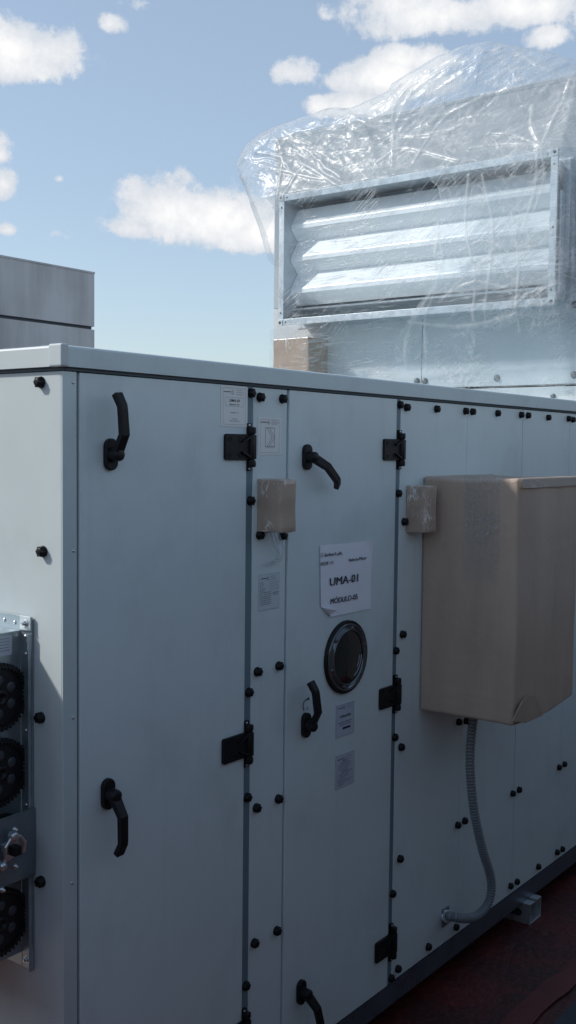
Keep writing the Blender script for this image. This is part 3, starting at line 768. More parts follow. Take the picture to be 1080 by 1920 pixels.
for i in range(nx):
    a, b = bxX0+.003+(bxX1-bxX0-.004)*i/nx, bxX0+.003+(bxX1-bxX0-.004)*(i+1)/nx
    w = lambda x: .0045+.0006*math.sin(x*23)
    h = lambda x: .028+.0008*math.sin(x*40)
    quad(bm, [(a, bxY-w(a)-.004, bxZ1-h(a)), (b, bxY-w(b)-.004, bxZ1-h(b)), (b, bxY-w(b)-.004, bxZ1-.003), (a, bxY-w(a)-.004, bxZ1-.003)])
bmesh.ops.remove_doubles(bm, verts=bm.verts, dist=.0004)
t_ = obj('packing_tape', bm, M['tapestrip'], smooth=True); t_.parent = cx0
bm = bmesh.new()
yy = bxY+.055
g = {}
for i in range(5):
    for j in range(26):
        y = yy+.028*i; z = bxZ1+.002-.30*j/25
        g[i, j] = bm.verts.new((bxX0-.0085+.0025*noise.noise(Vector((y*40, z*30, 3))), y+.006*noise.noise(Vector((z*20, 1, 1))), z))
for i in range(4):
    for j in range(25): bm.faces.new((g[i,j], g[i+1,j], g[i+1,j+1], g[i,j+1]))
M['glint'] = film_mat('tape_film_glints', .0, None, .85, 30, .0)  # pale crease lines painted as the film's glints
t_ = obj('clear_tape_glints', bm, M['glint'], smooth=True); t_.parent = cx0
bm = bmesh.new()   # torn flap near the lower corner
qs = [F(px, py, bxY-.012) for px, py in ((962,1352), (980,1315), (990,1305), (1004,1306), (1012,1322), (1018,1341), (985,1356))]
prism(bm, [tuple(q) for q in qs], (0, .004, 0)); M['card_dark'] = pmat('torn_cardboard', (.38, .30, .24), .85, var=.12, vscale=9)
t_ = obj('torn_flap', bm, M['card_dark']); t_.parent = cx0

# small taped parcels
def parcel(name, label, l, c, r, top, bot, mat, y_back=D, axf=None, seed=0):
    """l, c, r: picture columns of the wall edge, the outer corner and the far outer edge"""
    x0 = F(l, (top+bot)/2, y_back).x
    yf = P(c, (top+bot)/2, 0, x0).y
    x1 = F(r, (top+bot)/2, yf).x; z0 = F(c, bot, yf).z; z1 = F(c, top, yf).z
    bm = bmesh.new(); grid_box(bm, x0, x1, yf, y_back-.001, z0, z1, .012)
    for v in bm.verts:
        if v.co.y > y_back-.004: continue
        ctr = Vector(((x0+x1)/2, (yf+y_back)/2, (z0+z1)/2)); n = noise.noise_vector(v.co*22+Vector((seed, 0, 0)))
        e = sum(1 for a, b in ((v.co.x, (x0, x1)), (v.co.y, (yf, yf)), (v.co.z, (z0, z1))) if min(abs(a-b[0]), abs(a-b[1])) < .001)
        v.co += Vector((n.x*.0022, n.y*.0022, n.z*.0022)) + (ctr-v.co).normalized()*(.0035 if e >= 2 else 0)
    o = obj(name, bm, mat, None, .0015, angle=45); tag(o, label, 'parcel'); 
    return o, x0, x1, yf, z0, z1
par1, ax0, ax1, ayf, az0, az1 = parcel('wrapped_parcel', 'small brown taped parcel hanging between the two doors over loose clear strips', 482, 528, 557, 899, 1001, M['taped'])
par2 = parcel('wrapped_parcel', 'small brown taped parcel tucked against the left side of the big carton', 761, 799, 820, 911, 1001, M['taped'], seed=9)
# clear strips dangling below the first parcel
bm = bmesh.new()
def strip(pts, w, y=D-.02):
    ps = spline([F(px, py, yy) for px, py, yy in pts], 6)
    for a, b in zip(ps, ps[1:]):
        d = (b-a); nrm = Vector((d.z, 0, -d.x)).normalized()*w if abs(d.z)+abs(d.x) > 1e-6 else Vector((w, 0, 0))
        f = quad(bm, [a-nrm, a+nrm, b+nrm, b-nrm]); f.smooth = True
strip([(508,998,D-.03), (512,1020,D-.022), (522,1040,D-.015), (514,1052,D-.012), (497,1057,D-.012)], .0040)
strip([(521,998,D-.025), (530,1025,D-.018), (529,1045,D-.013), (519,1056,D-.012)], .0045)
strip([(514,998,D-.03), (520,1025,D-.02), (524,1046,D-.015), (508,1060,D-.012)], .0022)
bmesh.ops.remove_doubles(bm, verts=bm.verts, dist=.0003)
o = obj('clear_strip', bm, M['strap']); o.parent = par1; o['label'] = 'loose clear plastic strips hanging below'

# ================================================================== conduit
cd = empty('flexible_conduit', F(835, 1716), 'grey corrugated conduit curving from the big carton down to a round fitting', 'conduit')
pts = [F(889,1335,1.50), F(887,1352,1.50), F(882,1400,1.50), F(882,1450,1.50), F(889,1520,1.50), F(904,1590,1.50), F(919,1640,1.51), F(921,1672,1.515), F(912,1700,1.52), F(892,1718,1.525), F(868,1722,1.53), F(850,1719,1.545), F(843,1717,1.56)]
sp = spline(pts, 10)
# resample evenly for the corrugation
L = [0]
for a, b in zip(sp, sp[1:]): L.append(L[-1]+(b-a).length)
tot = L[-1]; step = .0026; n = int(tot/step); rs = []; j = 0
for k in range(n+1):
    s = tot*k/n
    while j < len(L)-2 and L[j+1] < s: j += 1
    t = (s-L[j])/max(1e-9, L[j+1]-L[j]); rs.append(sp[j].lerp(sp[j+1], t))
bm = bmesh.new(); tube(bm, rs, lambda i: (.0152, .0138, .0116, .0134)[i % 4], 14)
bm.faces.ensure_lookup_table()
for i_, f in enumerate(bm.faces):
    if (i_//14) % 4 in (1, 2): f.material_index = 1  # groove shade put into the colour as a darker grey
M['groove_shade'] = pmat('conduit_groove_shade', (.15, .18, .20), .6)
obj('hose', bm, [M['conduit'], M['groove_shade']], cd)
fq = F(836, 1716, D); e = rs[-1]
bm = bmesh.new(); box(bm, fq.x-.030, fq.x+.012, D-.006, D, fq.z-.030, fq.z+.030); obj('fitting_plate', bm, M['darkgalv'], cd, .004)
d_ = (e-Vector((fq.x-.01, D, fq.z))).normalized()
bm = bmesh.new(); lathe(bm, (fq.x-.008, D-.005, fq.z), d_, [(0, .017), (.010, .017), (.010, .020), (.020, .020), (.020, .0165), (.034, .0165), (.036, .014)], 12); obj('fitting_nut', bm, M['galv'], cd, .001)

# ================================================================== support foot
ft0 = P(993, 1735, 2, .002)
fx, fy = ft0.x, ft0.y
w = P(1014, 1722, 1, fy).x-fx; hgt = .078
bm = bmesh.new(); t = .004; w = max(.04, w)
box(bm, fx, fx+t, fy, D+.2, .002, hgt)
box(bm, fx+w-t, fx+w, fy, D+.2, .002, hgt)
box(bm, fx+t, fx+w-t, fy, D+.2, .002, .002+t)
box(bm, fx+t, fx+w*.40, fy, D+.2, hgt-t, hgt); box(bm, fx+w*.60, fx+w-t, fy, D+.2, hgt-t, hgt)
box(bm, fx+w*.40-t, fx+w*.40, fy, D+.2, hgt-.014, hgt-t-.0005); box(bm, fx+w*.60, fx+w*.60+t, fy, D+.2, hgt-.014, hgt-t-.0005)
ft = obj('channel_foot', bm, M['galv'], None, .0008); tag(ft, 'galvanised slotted channel foot under the unit base, on the red roof', 'support foot')
bm = bmesh.new()   # oval slot in its flank
pp = []
for cy_, a0 in ((fy+.045, 180), (fy+.075, 0)):
    for k in range(7):
        a = math.radians(a0-90+k*30); 
        pp.append((fx-.0004, cy_+math.sin(math.radians(a0+90-180+0))*0+ (.014*math.cos(a-PI/2+PI/2)), .040+.014*math.sin(a)))
prism(bm, pp, (-.0006, 0, 0)); s_ = obj('slot', bm, M['gap']); s_.parent = ft

# ================================================================== upper unit
XU = 4.26
up_ = empty('upper_air_handling_unit', (XU, D, 1.93), 'pale grey upper air handling module on the roof unit, wrapped in clear plastic', 'ventilation unit')
ZU0, ZU1 = P(970, 725, 0, XU).z+.004, P(1000, 165, 0, XU).z
yj = P(790, 714, 0, XU).y
bx('casing', M['gap'], up_, XU+.012, XE, D+.01, YB, ZU0, ZU1-.004)
ZJ = 2.42
bx('end_panel', M['upper'], up_, XU, XU+.011, D+.03, yj-.0015, ZU0+.002, ZJ-.001, bevel=.002)
bx('end_panel', M['upper'], up_, XU, XU+.011, yj+.0015, YB, ZU0+.002, ZJ-.001, bevel=.002)
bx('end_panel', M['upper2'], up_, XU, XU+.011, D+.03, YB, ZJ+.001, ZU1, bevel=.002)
bx('corner_post', M['corner'], up_, XU-.001, XU+.03, D-.002, D+.028, ZU0+.002, ZU1, bevel=.003)
bx('front_panel', M['upper'], up_, XU+.032, XE, D, D+.009, ZU0+.002, ZU1, bevel=.002)
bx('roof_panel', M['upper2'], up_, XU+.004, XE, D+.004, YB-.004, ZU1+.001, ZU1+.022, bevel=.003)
bx('base_frame', M['upper'], up_, XU-.004, XE, D, YB-.02, 1.918, ZU0-.008, bevel=.002)
ub = bmesh.new(); lathe(ub, (0,0,0), (-1,0,0), [(0, .0155), (.002, .0155), (.004, .011), (.010, .0105), (.012, .008), (.012, 0)], 14)
ub0 = None
M['greyknob'] = pmat('grey_fixing', (.16, .18, .19), .4, metal=.3)
for (px, py) in [(782,715), (797,715), (932,709), (1077,703), (1038,743)]:
    q = P(px, py, 0, XU)
    if ub0 is None: ub0 = obj('fixing', ub, M['greyknob'], up_, loc=(XU, q.y, q.z))
    else: inst(ub0, up_, (XU, q.y, q.z))
q = P(1078, 571, 0, XU); kk = inst(ub0, up_, (XU, q.y, q.z)); kk.data = kk.data.copy(); kk.data.materials[0] = M['knob']; kk.name = 'knob'

# louvre damper on it
XL = 4.10
yl0, yl1 = 1.776, 3.186
zl1, zl0 = P(780, 323, 0, XL).z, P(780, 591, 0, XL).z
lv = empty('louver_damper', (XL, 2.5, zl0), 'large galvanised louver damper with three broad bright blades behind stretched film', 'louver')
fwid = .030
bm = bmesh.new()
for a in ((yl0, yl0+fwid, zl0, zl1), (yl1-fwid, yl1, zl0, zl1), (yl0+fwid, yl1-fwid, zl1-fwid, zl1), (yl0+fwid, yl1-fwid, zl0, zl0+fwid)):
    box(bm, XL, XL+.003, *a)
for a in ((yl0, yl0+.0025, zl0, zl1), (yl1-.0025, yl1, zl0, zl1)): box(bm, XL+.0035, XL+.014, *a)
yi0, yi1, zi0, zi1 = yl0+fwid-.002, yl1-fwid+.002, zl0+fwid-.002, zl1-fwid+.002
for a in ((yi0-.002, yi0, zi0, zi1), (yi1, yi1+.002, zi0, zi1), (yi0, yi1, zi1, zi1+.002), (yi0, yi1, zi0-.002, zi0)): box(bm, XL+.0035, XU-.004, *a)
for a in ((yl0, yi0-.0025, zl0, zl1), (yi1+.0025, yl1, zl0, zl1), (yi0-.002, yi1+.002, zi1+.0025, zl1), (yi0-.002, yi1+.002, zl0, zi0-.0025)): box(bm, XU-.004, XU-.001, *a)
obj('frame', bm, M['galv'], lv, .0007)
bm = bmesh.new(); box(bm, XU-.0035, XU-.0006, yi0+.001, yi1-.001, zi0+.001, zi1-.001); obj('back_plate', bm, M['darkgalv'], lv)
pit = (zi1-zi0)*.272
def blade_bm():
    # folded steel blade: sloping face to the sky, short vertical lip, face turned under
    bm = bmesh.new()
    prof = [(.118, 0), (.112, .006), (.060, -pit*.46), (.057, -pit*.50), (.057, -pit*.63), (.061, -pit*.66), (.114, -pit*.98), (.119, -pit*.96), (.068, -pit*.64), (.068, -pit*.48), (.119, -.006)]
    prism(bm, [(a, 0, b) for a, b in prof], (0, yi1-yi0-.002, 0)); return bm
b0 = obj('blade', blade_bm(), M['blade'], lv, .0006, loc=(XL, yi0+.001, zi1-(zi1-zi0)*.055), angle=15)
for k in (1, 2): inst(b0, lv, (XL, yi0+.001, zi1-(zi1-zi0)*(.055+.272*k)))
bm = bmesh.new(); z_ = zi0+(zi1-zi0)*.10      # bottom stop with its thin upturned edge
prism(bm, [(XL+.136, yi0+.004, z_-.008), (XL+.070, yi0+.004, z_-.006), (XL+.068, yi0+.004, z_+.002), (XL+.071, yi0+.004, z_+.002), (XL+.073, yi0+.004, z_-.003), (XL+.136, yi0+.004, z_-.004)], (0, yi1-yi0-.008, 0))
obj('stop_rail', bm, M['galv'], lv)
for (y, z) in ((yl0, zl0), (yl0, zl1), (yl1, zl0), (yl1, zl1)):
    bm = bmesh.new(); s1 = 1 if y == yl0 else -1; s2 = 1 if z == zl0 else -1
    prism(bm, [(XL-.001, y-s1*.001, z-s2*.001), (XL-.001, y+s1*.027, z-s2*.001), (XL-.001, y+s1*.027, z+s2*.027), (XL-.001, y-s1*.001, z+s2*.027)], (-.0025, 0, 0))
    lathe(bm, (XL-.0036, y+s1*.013, z+s2*.013), (-1,0,0), [(0, .0075), (.0004, .0075), (.0004, 0)], 14, mis=[1, 1])
    obj('corner_bracket', bm, [M['galv'], M['gap']], lv, .002)
rv = (lambda b: (lathe(b, (0,0,0), (-1,0,0), [(0, .0042), (.001, .004), (.0015, 0)], 10), b)[1])(bmesh.new())
rv1 = obj('rivet', rv, M['gap'], lv, loc=(XL-.0005, yl0+.045, zl0+.015))
for (y, z) in ((yl0+.045, zl1-.015), (yl1-.045, zl0+.015), (yl1-.045, zl1-.015), (yl0+.015, zl0+.06), (yl0+.015, zl1-.06), (yl1-.015, zl0+.06), (yl1-.015, zl1-.06), (yl0+.015, (zl0+zl1)/2)): inst(rv1, lv, (XL-.0005, y, z))
# side shaft housing beyond the right jamb
bm = bmesh.new(); box(bm, XL+.06, XL+.13, yl0-.030, yl0-.001, zl0+.14, zl1-.03); box(bm, XL+.02, XL+.055, yl0-.012, yl0-.001, zl0+.05, zl1-.16)
obj('linkage_cover', bm, M['galv'], lv, .003)

# carton behind, wrapped to the module's edge
yc1 = P(512, 670, 0, 4.1).y; yc0 = P(578, 670, 0, 4.1).y; zc1 = P(545, 634, 0, 4.1).z
bm = bmesh.new(); grid_box(bm, 4.10, XU-.001, yc0, yc1, 1.918, zc1, .02)
for v in bm.verts:
    if v.co.x < XU-.01: v.co += noise.noise_vector(v.co*14)*.004
pc = obj('wrapped_carton', bm, M['taped_sun'], None, .003, angle=60); tag(pc, 'brown carton under the louver\'s left corner, bound in clear stretch film', 'carton')

# ================================================================== plastic
def inpoly(y, z, poly):
    c = False; n = len(poly)
    for i in range(n):
        (y1, z1), (y2, z2) = poly[i], poly[(i+1) % n]
        if (z1 > z) != (z2 > z) and y < (y2-y1)*(z-z1)/(z2-z1)+y1: c = not c
    return c
def dseg(p, a, b):
    ab = b-a; t = max(0, min(1, (p-a).dot(ab)/max(1e-9, ab.length_squared))); return (p-a-ab*t).length
XR = 4.34
sil = [(526,505), (518,470), (505,430), (490,392), (470,352), (458,325), (460,300), (480,272), (505,250), (530,238), (565,226), (600,214), (628,203), (670,204), (700,191), (728,178), (740,172), (748,158), (752,156), (790,133), (830,108), (860,97), (885,87), (930,80), (970,88), (1010,96), (1045,100), (1080,113), (1180,150), (1260,210)]
low = [(1260,745), (1080,722), (900,728), (790,712), (752,700), (700,692), (726,680), (742,640), (768,590), (792,560), (815,515), (812,480), (798,440), (830,400), (818,350), (792,328), (650,356), (530,378)]
# the sheet bulges, so the low outline lies on a nearer plane than the silhouette
silw = [Vector((P(a, b, 0, XR).y, P(a, b, 0, XR).z)) for a, b in sil]
loww = [Vector((P(a, b, 0, 4.08 if b < 600 else 4.16).y, P(a, b, 0, 4.08 if b < 600 else 4.16).z)) for a, b in low]
poly = [tuple(v) for v in silw+loww]
def ridged(p, f, o=0, s=2.0):
    v = 1-abs(noise.noise(p*f+Vector((o, o*.7, o*1.3)))); return v**6
# long folds pulled through the loose sheet (runs measured on the photograph, laid on the sheet's own plane)
FOLDS = [[(752,156),(700,200),(622,232),(545,252)], [(930,84),(860,118),(775,176),(744,240)], [(860,100),(800,140),(742,205),(728,300)], [(960,92),(1020,128),(1080,150)],
         [(1035,285),(1052,220),(1068,140)], [(1035,285),(985,262),(930,256)], [(1035,285),(975,278),(900,288)], [(1035,285),(1008,240),(1000,200)], [(1035,285),(1020,330),(1003,395)], [(1030,285),(1004,350),(985,420)],
         [(466,300),(540,322),(622,338)], [(480,285),(548,300),(640,352)], [(528,242),(590,300),(636,332)], [(520,372),(514,300),(522,262)], [(530,370),(545,330),(560,300)], [(610,216),(690,232),(770,226)], [(640,205),(720,248),(800,256),(870,236)],
         [(905,180),(960,168),(1080,132)], [(900,184),(830,230),(770,300)], [(700,300),(770,282),(860,300)], [(560,262),(620,290),(700,286)], [(880,330),(870,420),(892,520),(884,600)], [(808,345),(822,430),(812,500)],
         [(650,360),(655,440),(650,500)], [(812,420),(830,480),(815,540),(770,600)], [(960,400),(975,500),(962,620)], [(905,330),(925,450),(905,600)], [(790,560),(745,640),(733,690)], [(820,540),(790,610),(770,690)], [(760,600),(850,612),(960,590)],
         [(860,470),(905,450),(950,470)], [(830,560),(890,530),(960,545)], [(1052,300),(1058,420),(1050,560)], [(1066,330),(1070,460),(1062,580)]]
fold_w = []
for f_ in FOLDS:
    pl = [P(a, b, 0, 4.085 if b > 290 else 4.2) for a, b in f_]; pl = spline(pl, 5)
    fold_w.append([Vector((p.y, p.z)) for p in pl])
def fold_at(p2):
    tot = 0; sgn = 0
    for k, pl in enumerate(fold_w):
        wd_ = .0046+.004*((k*7) % 5)/4
        lo = min(v.x for v in pl)-.03; hi = max(v.x for v in pl)+.03
        if not lo < p2.x < hi: continue
        lz = min(v.y for v in pl)-.03; hz_ = max(v.y for v in pl)+.03
        if not lz < p2.y < hz_: continue
        d = min(dseg(p2, a, b) for a, b in zip(pl, pl[1:]))
        w_ = math.exp(-(d/wd_)**2)*(.55+.45*noise.noise(Vector((p2.x*9, p2.y*9, k))))
        tot = max(tot, w_)
    return tot
def sheet_mesh():
    bm = bmesh.new(); st_ = .0062
    fl_ = bm.verts.layers.float.new('fold')
    ys = [a for a, b in poly]; zs = [b for a, b in poly]
    y0, y1, z0, z1 = min(ys), max(ys), min(zs), max(zs)
    ny, nz = int((y1-y0)/st_)+1, int((z1-z0)/st_)+1
    segs = list(zip(silw, silw[1:]))
    d0 = .20
    def make(front):
        g = {}
        for i in range(ny+1):
            for j in range(nz+1):
                y, z = y0+i*st_, z0+j*st_
                if not inpoly(y, z, poly): continue
                if not front and z < ZU1-.03 and y < YB-.02 : continue
                p2 = Vector((y, z)); d = min(dseg(p2, a, b) for a, b in segs)
                t = min(1, d/d0); c = math.sqrt(max(0, 1-(1-t)**2))
                p = Vector((0, y, z))
                # creases: long soft folds plus sharp crumples near the crown and the left bag
                lft = max(0, min(1, (y-2.5)/.5))
                wv = .05*noise.noise(Vector((y*3, z*3, 9)))
                def field(th):
                    al = y*math.cos(th)+z*math.sin(th)+wv; ac = -y*math.sin(th)+z*math.cos(th)+wv*.7
                    return Vector((ridged(Vector((0, al*.7, ac*1.5)), 2.4, 3), ridged(Vector((0, al*.5, ac*1.5)), 7.5, 11),
                                   ridged(Vector((0, al*.5, ac*1.5)), 17, 23)+.5*ridged(Vector((0, al*.6, ac*1.5)), 34, 31)))
                fA, fB = field(math.radians(-26)), field(math.radians(34))
                k_ = lft*max(0, min(1, (ZU1+.04-z)/.08))
                big, mid, fine = fA*(1-k_)+fB*k_
                crown = max(0, min(1, (z-(zl1+.05))/.12))
                left = max(0, min(1, (y-2.35)/.6)); amp = .16+.84*crown*(.35+.65*max(left, max(0, min(1, (z-ZU1-.02)/.05))))
                if front:
                    tgt = 4.086
                    if z < zl0: tgt = 4.086+min(.14, (zl0-z)*.62)
                    if y < yl0-.02: tgt += min(.11, (yl0-.02-y)*.9)
                    if z > zl1: tgt += min(.10, (z-zl1)*.45)
                    x = XR-(XR-tgt)*c
                    x -= (big*.016+mid*.009+fine*.0055)*amp*min(1, d/.03)
                    x = min(x, XU-.02) if (z < ZU1+.02 and y < YB and d > .03) else x
                    if zl0-.02 < z < zl1+.02 and yl0-.02 < y < yl1: x = min(x, XL-.006)
                    fo = fold_at(Vector((y+wv*.3, z+wv*.3))); x -= fo*.009
                else:
                    fo = 0
                    x = XR+.55*c+(big*.06+mid*.025)*min(1, d/.04)
                g[i, j] = bm.verts.new((x, y, z)); g[i, j][fl_] = fo
        for (i, j), v in list(g.items()):
            q = [(i, j), (i+1, j), (i+1, j+1), (i, j+1)]
            if all(k in g for k in q):
                f = bm.faces.new([g[k] for k in q]); f.smooth = True
    make(True); make(False)
    # soften the stepped outline
    for it in range(4):
        bd = [v for v in bm.verts if v.is_boundary]
        new = {}
        for v in bd:
            nb = [e.other_vert(v).co for e in v.link_edges if e.is_boundary]
            if len(nb) == 2: new[v] = v.co*.5+(nb[0]+nb[1])*.25
        for v, c in new.items(): v.co = c
    loose = [v for v in bm.verts if not v.link_faces]
    bmesh.ops.delete(bm, geom=loose, context='VERTS')
    return bm
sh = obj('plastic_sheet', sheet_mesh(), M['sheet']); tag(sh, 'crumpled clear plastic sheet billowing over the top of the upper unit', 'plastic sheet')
# tight stretch film over louver face, round the lower edge and the carton
def stretch_mesh():
    bm = bmesh.new(); st_ = .008
    y0, y1 = yl0-.10, yc1+.012; zb = 1.96; zt = zl1+.004
    ny, nz = int((y1-y0)/st_), int((zt-zb)/st_); g = {}
    for i in range(ny+1):
        for j in range(nz+1):
            y, z = y0+(y1-y0)*i/ny, zb+(zt-zb)*j/nz
            if z > zl0-.01 and y > yl1+.006: continue
            x = XL-.0065
            if z < zl0:
                k = (zl0-z)
                x = XL-.0065+min(.135, k*.75) if y < yc0-.09 else (XL-.012 if y > yc0 else XL-.012+min(.135, k*.75)*min(1, (yc0-y)/.09))
            else:
                # between the frame edges the film pulls in a little
                e = min(y-yl0-fwid, yl1-fwid-y, z-zl0-fwid, zl1-fwid-z)
                if e > 0: x += .012*min(1, e/.10)
            if y < yl0: x += (yl0-y)*1.2
            x += -.002*ridged(Vector((0, y*.6, z*3)), 12, 5)
            g[i, j] = bm.verts.new((x, y, z))
    for (i, j) in list(g):
        q = [(i, j), (i+1, j), (i+1, j+1), (i, j+1)]
        if all(k in g for k in q): bm.faces.new([g[k] for k in q]).smooth = True
    # film carried round the carton's outer side and louver's back edge
    bmesh.ops.delete(bm, geom=[v for v in bm.verts if not v.link_faces], context='VERTS')
    return bm
sf = obj('stretch_film', stretch_mesh(), M['stretch']); tag(sf, 'tight stretch film with fine streaks across the louver blades and panel below', 'stretch film')

# ================================================================== setting
bm = bmesh.new(); quad(bm, [(-400,-400,0), (400,-400,0), (400,400,0), (-400,400,0)]); fl = obj('roof_floor', bm, M['floor']); fl['kind'] = 'structure'
bm = bmesh.new()
def strip_on_floor(pxs, w, z=.004):
    ps = [P(a, b, 2, z) for a, b in pxs]; ps = spline(ps, 8)
    L_, R2 = [], []
    for i, p in enumerate(ps):
        d = (ps[min(i+1, len(ps)-1)]-ps[max(0, i-1)]); n_ = Vector((-d.y, d.x, 0)).normalized()*w*(.8+.4*noise.noise(p*9))
        L_.append(bm.verts.new(p+n_)); R2.append(bm.verts.new(p-n_))
    for i in range(len(ps)-1): bm.faces.new((L_[i], R2[i], R2[i+1], L_[i+1]))
strip_on_floor([(1130,1790), (1080,1820), (1020,1868), (960,1925), (900,1990)], .045, .008)
fs = obj('roof_seams', bm, M['seam']); fs['kind'] = 'structure'
bm = bmesh.new(); a = [P(px, py, 2, .012) for px, py in ((1090,1862), (1000,1960), (1100,2100), (1300,1900))]
quad(bm, [tuple(p) for p in a]); wk = obj('walkway', bm, M['walk']); wk['kind'] = 'structure'
# building behind on the left
Yb = 8.0
xr = F(177, 550, Yb).x; zt = F(177, 512, Yb).z; zs = F(178, 613, Yb).z
bd = empty('rooftop_building', (2, 9, 0), 'stained grey clad rooftop building behind the unit at far left', 'building')
bx('wall', M['clad'], bd, -14, xr, Yb, Yb+5, 0, zs-.03)
bx('parapet', M['clad'], bd, -14, xr-.012, Yb-.012, Yb+5.02, zs+.0, zt-.012)
bx('parapet_gap_shade', M['gap_shade'], bd, -13.9, xr-.02, Yb+.02, Yb+4.9, zs-.031, zs+.001)  # dark strip standing in for shade under the fascia
bx('coping', M['clad'], bd, -14, xr-.008, Yb-.018, Yb+5.02, zt-.011, zt+.006)
# unseen dark walls added to block low light, darkening the unit downward
HW = 2.05
pw = bx('light_block_wall', M['light_block'], None, -14, 16, -.65, -.45, 0, HW, bevel=.01)
tag(pw, 'added dark wall, out of view, blocking low sky light from the facade', 'wall')
pw2 = bx('light_block_wall', M['light_block'], None, -1.2, -1.0, -.44, 4.6, 0, 1.5, bevel=.01)
tag(pw2, 'added dark wall, out of view, blocking low sky light from the left end', 'wall')

# ================================================================== world and sun
SUN = Vector((-.468, .585, .612)).normalized()
el = math.asin(SUN.z); az = math.atan2(SUN.x, SUN.y)
w = bpy.data.worlds.new('World'); sc.world = w; w.use_nodes = True; nt = w.node_tree
bg = nt.nodes['Background']; bg.inputs[1].default_value = .12
sky = N(nt, 'ShaderNodeTexSky', sky_type='NISHITA'); sky.sun_disc = False; sky.sun_elevation = el; sky.sun_rotation = az
sky.air_density = 1.0; sky.dust_density = 1.2; sky.ozone_density = 1.0; sky.altitude = 200
tc = N(nt, 'ShaderNodeTexCoord')
sep = N(nt, 'ShaderNodeSeparateXYZ'); nt.links.new(tc.outputs['Generated'], sep.inputs[0])
def mth(op, a, b=None, c=None):
    n = N(nt, 'ShaderNodeMath', operation=op)
    for i, v in enumerate((a, b, c)):
        if v is None: continue
        if isinstance(v, (int, float)): n.inputs[i].default_value = v
        else: nt.links.new(v, n.inputs[i])
    return n.outputs[0]
U = mth('ARCTAN2', sep.outputs[1], sep.outputs[0]); V = mth('ARCSINE', sep.outputs[2])
def nz(scale, detail=8, rough=.6, off=(0,0,0)):
    mp = N(nt, 'ShaderNodeMapping'); mp.inputs['Location'].default_value = off; nt.links.new(tc.outputs['Generated'], mp.inputs[0])
    n = N(nt, 'ShaderNodeTexNoise'); n.inputs['Scale'].default_value = scale; n.inputs['Detail'].default_value = detail; n.inputs['Roughness'].default_value = rough
    nt.links.new(mp.outputs[0], n.inputs['Vector']); return n.outputs[0]
n1 = nz(14, 9, .62); n2 = nz(38, 8, .68, (3, 1, 2)); nlow = nz(5, 3, .5, (1, 7, 2))
def ang(px, py): d = ray(px, py).normalized(); return math.atan2(d.y, d.x), math.asin(d.z)
# cumulus tufts: azimuth/elevation of each, half width, half height, flatness below, strength
cl = [(30,100,104,58,1), (50,75,55,40,1), (-30,85,90,60,1), (325,400,98,60,1), (388,412,135,62,1), (490,440,90,36,1), (250,430,75,22,.8), (548,138,52,26,.85),
      (205,45,18,14,.5), (5,345,32,30,.9), (0,290,26,26,.6), (112,336,18,15,.75), (18,432,18,11,.7), (100,440,36,13,.35), (830,30,150,50,1), (960,15,150,42,.9), (760,10,80,40,.8),
      (730,150,110,36,1), (660,200,80,24,1), (800,110,90,30,1), (1030,70,45,22,.8), (610,32,16,12,.35), (270,5,35,12,.4), (1180,20,120,50,.9)]
tot_ = None
def mx(a, b): return b if a is None else mth('MAXIMUM', a, b)
for (px, py, a, b, s) in cl:
    a *= 1.28; b *= 1.42
    uu, vv = ang(px, py); ua, _ = ang(px+a, py); _, vb = ang(px, py-b)
    A = abs(ua-uu); B = abs(vb-vv)
    du = mth('DIVIDE', mth('SUBTRACT', U, uu), A); dv = mth('DIVIDE', mth('SUBTRACT', V, vv), B)
    dv2 = mth('MAXIMUM', dv, mth('MULTIPLY', dv, -1.3))      # flatter base
    r2 = mth('SQRT', mth('ADD', mth('MULTIPLY', du, du), mth('MULTIPLY', dv2, dv2)))
    tot_ = mx(tot_, mth('MULTIPLY', mth('SUBTRACT', 1.0, r2), s*(1.35 if a > 100 else 1)))
# unseen clouds elsewhere, with an added low bank brightening the facade top
bank = N(nt, 'ShaderNodeMapRange'); bank.inputs[1].default_value = .1; bank.inputs[2].default_value = .6; bank.inputs[3].default_value = 1.2; bank.inputs[4].default_value = -.3; nt.links.new(sep.outputs[2], bank.inputs[0])
ext = mth('ADD', mth('SUBTRACT', mth('MULTIPLY', nlow, 3.2), 2.1), bank.outputs[0])
fwd = mth('ADD', mth('MULTIPLY', sep.outputs[0], fw.x), mth('MULTIPLY', sep.outputs[1], fw.y))
back = mth('MULTIPLY', mth('SUBTRACT', .72, fwd), 6.0)
ext = mth('MINIMUM', ext, back)
tot_ = mth('MAXIMUM', tot_, ext)
dens = mth('ADD', tot_, mth('ADD', mth('MULTIPLY', mth('SUBTRACT', n1, .5), 2.6), mth('MULTIPLY', mth('SUBTRACT', n2, .5), 1.1)))
mr = N(nt, 'ShaderNodeMapRange', interpolation_type='SMOOTHSTEP'); mr.inputs[1].default_value = .04; mr.inputs[2].default_value = .44; nt.links.new(dens, mr.inputs[0])
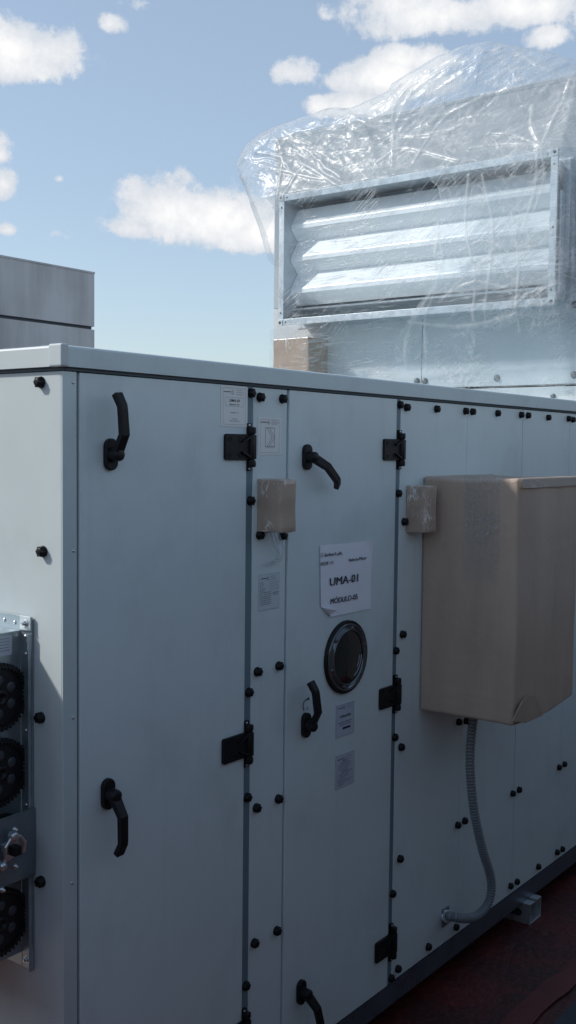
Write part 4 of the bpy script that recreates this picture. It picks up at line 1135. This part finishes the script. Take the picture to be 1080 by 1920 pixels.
# keep wisps from forming far outside the tufts
gate = N(nt, 'ShaderNodeMapRange'); gate.inputs[1].default_value = -.55; gate.inputs[2].default_value = -.05; nt.links.new(tot_, gate.inputs[0])
alpha = mth('MULTIPLY', mr.outputs[0], gate.outputs[0])
shade = N(nt, 'ShaderNodeMapRange'); shade.inputs[1].default_value = .3; shade.inputs[2].default_value = 1.5; shade.inputs[3].default_value = 0; shade.inputs[4].default_value = 1
nt.links.new(mth('ADD', dens, mth('MULTIPLY', mth('SUBTRACT', nz(22, 7, .65, (5, 5, 1)), .5), 2.4)), shade.inputs[0])
cc = N(nt, 'ShaderNodeValToRGB'); e = cc.color_ramp.elements; e[0].color = (.66, .70, .76, 1); e[1].color = (.98, .97, .96, 1); nt.links.new(shade.outputs[0], cc.inputs[0])
sc10 = N(nt, 'ShaderNodeVectorMath', operation='SCALE'); sc10.inputs['Scale'].default_value = 8.9; nt.links.new(cc.outputs[0], sc10.inputs[0])
SKYG = N(nt, 'ShaderNodeVectorMath', operation='MULTIPLY'); SKYG.inputs[1].default_value = (.85, .865, .865); nt.links.new(sky.outputs[0], SKYG.inputs[0])
# pale summer haze, thinning overhead
hz = N(nt, 'ShaderNodeMapRange'); hz.inputs[1].default_value = .42; hz.inputs[2].default_value = .85; hz.inputs[3].default_value = 1; hz.inputs[4].default_value = .25; nt.links.new(sep.outputs[2], hz.inputs[0])
HZV = N(nt, 'ShaderNodeVectorMath', operation='SCALE'); HZV.inputs[0].default_value = (1.70, 2.02, 2.30); nt.links.new(hz.outputs[0], HZV.inputs['Scale'])
SKYA = N(nt, 'ShaderNodeVectorMath', operation='ADD'); nt.links.new(HZV.outputs[0], SKYA.inputs[1]); nt.links.new(SKYG.outputs[0], SKYA.inputs[0])
mxn = N(nt, 'ShaderNodeMix', data_type='RGBA'); nt.links.new(alpha, mxn.inputs['Factor']); nt.links.new(SKYA.outputs[0], mxn.inputs['A']); nt.links.new(sc10.outputs[0], mxn.inputs['B'])
nt.links.new(mxn.outputs['Result'], bg.inputs[0])
ld = bpy.data.lights.new('sun', 'SUN'); ld.energy = 3.2; ld.angle = math.radians(3.0); ld.color = (1, .95, .88)
lo = bpy.data.objects.new('sun', ld); col.objects.link(lo); lo.location = (-5, 6, 12); lo.rotation_euler = SUN.to_track_quat('Z', 'Y').to_euler()

sc.render.engine = 'CYCLES'
sc.cycles.transparent_max_bounces = 16; sc.cycles.max_bounces = 8
sc.cycles.use_denoising = True
sc.view_settings.view_transform = 'Standard'; sc.view_settings.look = 'None'; sc.view_settings.exposure = 0
